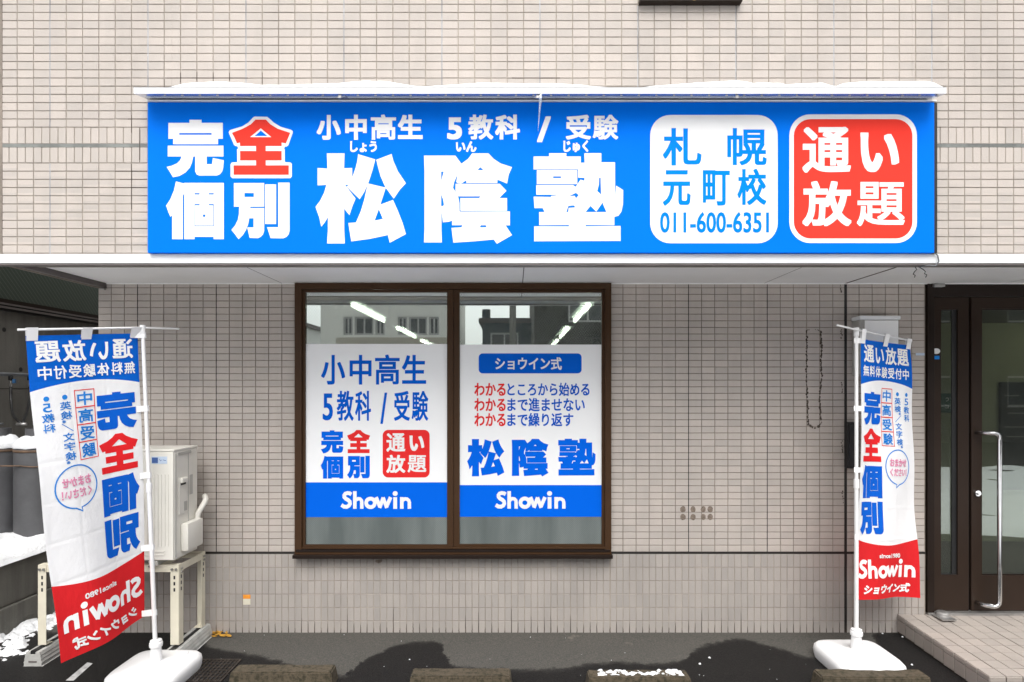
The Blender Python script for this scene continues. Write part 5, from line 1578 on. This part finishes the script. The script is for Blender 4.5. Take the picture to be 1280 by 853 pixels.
tag(o, 'thin crust of snow on top of one concrete wheel stop', 'snow', kind='stuff')

# ================================================================== SMALL THINGS
# meter box behind the readable banner
mx0, mx1 = xl(1077), xl(1125)
sM = S_of(-0.11)
a = P(1081, 395, sM); b = P(1124, 470, sM)
o = empty('meter_box', ((a.x + b.x) / 2, -0.05, b.z), 'pale grey electricity meter box on the tiled wall behind the banner top', 'meter box')
MB().box(a.x - 0.035, b.x, -0.105, -0.002, b.z, a.z - 0.03, 0.008).build('box', M['ac_grey'], o)
MB().box(a.x - 0.042, b.x + .006, -0.122, -0.001, a.z - 0.0295, a.z, 0.008).build('hood', M['white_metal'], o)
MB().box(a.x + .0, b.x - .006, -0.112, -0.1055, b.z + .01, a.z - .034, 0.003).build('window', M['soffit'], o)
# narrow black box by the movement joint
a = P(1059.5, 528, S_of(-.05)); b = P(1069, 586, S_of(-.05))
o = empty('intercom_box', ((a.x + b.x) / 2, -.02, b.z), 'narrow black box on the wall half hidden by the banner pole', 'box')
MB().box(a.x, b.x + .03, -.05, -.001, b.z, a.z, .006).build('case', M['black'], o)
MB().box(a.x + .012, b.x + .02, -.055, -.0505, b.z + .02, a.z - .02, .003).build('cover', M['board_dark'], o)
def flat(name, label, cat, px0, py0, px1, py1, y_, mat, s_=SL, t_=.0008):
    a, b = P(px0, py0, s_), P(px1, py1, s_)
    o = MB().box(a.x, b.x, y_ - t_, y_, b.z, a.z).build(name, mat)
    tag(o, label, cat)
    return o
o = empty('wall_sticker', (xl(308.5), -.001, zl(756)), 'small orange and cream sticker low on the tiled wall', 'sticker')
MB().box(xl(304), xl(313.2), -.0022, -.001, zl(748.6), zl(743.5)).build('orange_half', M['orange'], o)
MB().box(xl(304), xl(313.2), -.0022, -.001, zl(756), zl(748.7)).build('pale_half', M['cream'], o)
flat('name_plate', 'tiny grey-blue plate on the tiles left of the entrance door', 'plate', 1144.5, 441.5, 1155.5, 444.6, -.001, M['label_pale'])
ys_ = DY - .0006
o = MB()
poly(o, [(xl(1171) + .030 * math.cos(q / 24 * 6.283), zl(439)) for q in range(0)] or arc(1172.6, 439, 4.8, 3.5, 0, 345, 23), lambda x_, y_, w_: (xl(x_), ys_ - .0004, zl(y_)), 0)
o = o.build('door_sticker', M['print_white']); tag(o, 'small oval white sticker on the brown door frame', 'sticker')
flat('door_sticker', 'small square blue and white sticker under the oval one on the door frame', 'sticker', 1168.4, 444.8, 1176.4, 449.2, ys_, M['cloth_light_blue'])
# fallen leaves at the wall foot
lv_rnd = random.Random(11)
for k in range(15):
    px, py = 262 + (k % 10) * 2.7 + lv_rnd.uniform(-2, 2), 791.5 + lv_rnd.uniform(0, 4.5)
    s_ = (py - CY) / CAMZ
    c = P(px, py, s_); c.z = ground_z(c.y) + 0.003 + .002 * (k % 3)
    a_ = lv_rnd.uniform(0, 6.28); L = lv_rnd.uniform(.022, .040); wd = L * .42
    cu = lv_rnd.uniform(.004, .014)
    pts = [(-1, 0, .5), (-.5, .8, .25), (.2, .9, .1), (1, 0, .9), (.2, -.9, .3), (-.5, -.8, .5), (0, 0, 0)]
    v = []
    for (u, t_, h_) in pts:
        x_, y_ = u * L, t_ * wd
        v.append((c.x + x_ * math.cos(a_) - y_ * math.sin(a_), c.y + x_ * math.sin(a_) + y_ * math.cos(a_), c.z + h_ * cu))
    o = mesh_obj('fallen_leaf', v, [(0, 1, 6), (1, 2, 6), (2, 3, 6), (3, 4, 6), (4, 5, 6), (5, 0, 6)], M['leaf'])
    tag(o, 'dry yellow-brown fallen leaf at the foot of the tiled wall', 'leaf', 'fallen leaves by the air conditioner stand')
# drain grate
sg_ = (842 - CY) / (CAMZ + .04)
c = P(252, 842, sg_)
o = empty('drain_grate', (c.x, c.y, ground_z(c.y)), 'dark iron drain grate with crossed bars in the wet asphalt', 'drain grate')
gz_ = ground_z(c.y)
tilt = Matrix.Translation((c.x, c.y, gz_ + .004)) @ Matrix.Rotation(math.atan(.04), 4, 'X')
gw, gd = .20, .15
fm = slab([-gw, -gw + .012, gw - .012, gw], [-gd, -gd + .012, gd - .012, gd], lambda i, k: not (i == 1 and k == 1), -.004, .004, conv=lambda x_, y_, z_: tuple(tilt @ Vector((x_, z_, y_))))
fm.build('grate_frame', M['grate'], o)
for k in range(14):
    xx = -gw + .026 + k * (2 * gw - .052) / 13
    MB().box(xx - .004, xx + .004, -gd + .012, gd - .012, -.003, .003, 0, tilt).build('grate_bar', M['grate'], o)
for k in range(7):
    yy = -gd + .03 + k * (2 * gd - .06) / 6
    MB().box(-gw + .012, gw - .012, yy - .003, yy + .003, -.004, .002, 0, tilt).build('grate_bar', M['grate'], o)
MB().box(-gw, gw, -gd, gd, -.0042 + .0005, -.0036, 0, tilt).build('grate_pit', M['black'], o)
# worn parking line
mb = MB()
def gpt(px, py):
    s_ = (py - CY) / (CAMZ + .035)
    q = P(px, py, s_)
    return (q.x, q.y, ground_z(q.y) + .004)
mb.add([gpt(82, 853), gpt(92, 853), gpt(116, 833), gpt(109, 832)], [(0, 1, 2, 3)])
o = mb.build('painted_line', M['paint_line']); o['kind'] = 'structure'
# crumbs of snow and grit
cr = MB()
rnd = random.Random(21)
def crumb(px, py, r_):
    s_ = (py - CY) / (CAMZ + .03)
    q = P(px, py, s_); q.z = ground_z(q.y) + r_ * .3
    vs = [(q.x + r_ * math.cos(t_) * rnd.uniform(.6, 1.2), q.y + r_ * math.sin(t_) * rnd.uniform(.6, 1.2), q.z - r_ * .3) for t_ in (0, 1.25, 2.5, 3.8, 5.0)] + [(q.x, q.y, q.z + r_ * .5)]
    cr.add(vs, [(k, (k + 1) % 5, 5) for k in range(5)])
for (px, py, r_) in ((875, 832, .012), (887, 825, .012), (558, 792.5, .008), (590, 793, .007), (512, 827, .006), (1103, 797, .008), (1140, 833, .01), (1196, 838, .012), (1150, 848, .016), (1158, 851, .02), (1128, 801, .01)):
    crumb(px, py, r_)
for k in range(26):
    crumb(rnd.uniform(270, 1120), rnd.uniform(795, 852), rnd.uniform(.0015, .004))
o = cr.build('grit', M['snow']); tag(o, 'scattered crumbs of snow and pale grit on the asphalt', 'grit', kind='stuff')

# ================================================================== ACROSS THE STREET (seen mirrored in the glass)
def mp(px, py, dist):
    """a point seen mirrored in the window glass, standing dist in front of it"""
    s_ = F / (DW + dist)
    return ((px - CX) / s_, -dist, CAMZ + (CY - py) / s_)
def facing(name, label, x0, x1, ydist, z1, mat, depth, wins, roofmat, cat='building', extra=None):
    o = empty(name, ((x0 + x1) / 2, -ydist, -.05), label, cat)
    xs = sorted({x0, x1} | {q for w_ in wins for q in w_[:2]})
    zs = sorted({-.05, z1} | {q for w_ in wins for q in w_[2:4]})
    def solid(i, k):
        cx_, cz_ = (xs[i] + xs[i + 1]) / 2, (zs[k] + zs[k + 1]) / 2
        return not any(w_[0] < cx_ < w_[1] and w_[2] < cz_ < w_[3] for w_ in wins)
    slab(xs, zs, solid, -ydist - .25, -ydist).build('wall', mat, o)
    MB().box(x0, x1, -ydist - depth, -ydist - .26, -.05, z1).build('body', mat, o)
    MB().box(x0 - .15, x1 + .15, -ydist - depth - .1, -ydist + .12, z1, z1 + .2).build('roof', roofmat, o)
    for w_ in wins:
        f_ = slab([w_[0], w_[0] + .07, w_[1] - .07, w_[1]], [w_[2], w_[2] + .07, w_[3] - .07, w_[3]], lambda i, k: not (i == 1 and k == 1), -ydist - .14, -ydist - .06)
        wo = f_.build('window', M['far_white'] if len(w_) > 4 else M['steel_dull'], o)
        MB().box(w_[0] + .06, w_[1] - .06, -ydist - .13, -ydist - .11, w_[2] + .06, w_[3] - .06).build('pane', M['far_glass'], wo)
        MB().box((w_[0] + w_[1]) / 2 - .03, (w_[0] + w_[1]) / 2 + .03, -ydist - .105, -ydist - .07, w_[2] + .07, w_[3] - .07).build('mullion', M['far_white'] if len(w_) > 4 else M['steel_dull'], wo)
    return o
dA = 19.0
xa0, xa1 = mp(401, 0, dA)[0], mp(566, 0, dA)[0]
zw0, zw1 = mp(0, 419, dA)[2], mp(0, 396, dA)[2]
wins = []
for (p, q) in ((429, 441), (443, 467), (469, 481), (497, 509), (511, 534), (536, 549)):
    wins.append((mp(p, 0, dA)[0], mp(q, 0, dA)[0], zw0, zw1))
    wins.append((mp(p, 0, dA)[0], mp(q, 0, dA)[0], zw0 - 2.9, zw1 - 2.9))
bA = facing('office_block', 'grey concrete office block across the street with a band of dark windows', xa0, xa1, dA, 8.5, M['far_concrete'], 6, wins, M['far_roof'])
MB().box(xa0 + .6, xa1, -dA + .001, -dA + .06, zw0 - .62, zw0 - .1).build('tile_band', M['far_band'], bA)
dB = 21.0
xb0, xb1 = mp(603, 0, dB)[0], mp(669, 0, dB)[0]
zB = mp(0, 404, dB)[2]
bB = facing('blue_house', 'dark blue-green clad house across the street with white framed window', xb0, xb1, dB, zB, M['far_teal'], 6,
            [(mp(613, 0, dB)[0], mp(648, 0, dB)[0], mp(0, 440, dB)[2], mp(0, 416, dB)[2], 1)], M['far_roof'])
cB = mp(607, 385, dB)
MB().tube([(cB[0], -dB - .6, zB), (cB[0], -dB - .6, cB[2])], .18, 12).build('chimney', M['far_teal'], bB)
dC = 17.0
xc0 = mp(668, 0, dC)[0]
facing('dark_apartment_block', 'tall dark brown apartment block across the street', xc0, xc0 + 34, dC, 8.0, M['far_dark'], 7,
       [(xc0 + 1.2 + 2.6 * k, xc0 + 2.6 + 2.6 * k, z_, z_ + 1.1) for k in range(12) for z_ in (1.2, 4.2)], M['far_roof'])
facing('white_house', 'white rendered house across the street beyond the office block', mp(250, 0, 26)[0] - 4, mp(360, 0, 26)[0], 26, 5.2, M['far_white'], 7,
       [(-16, -14.6, 3.0, 4.2, 1), (-19.5, -18.2, 3.0, 4.2, 1)], M['far_roof'])
up_ = mp(641, 0, 15)
o = MB().tube([(up_[0], -15, -.05), (up_[0], -15, 7.5)], .11, 14).build('utility_pole', M['concrete_ledge'], None, smooth=True)
tag(o, 'concrete utility pole standing across the street', 'utility pole')
bpy.data.curves.remove(_cu)
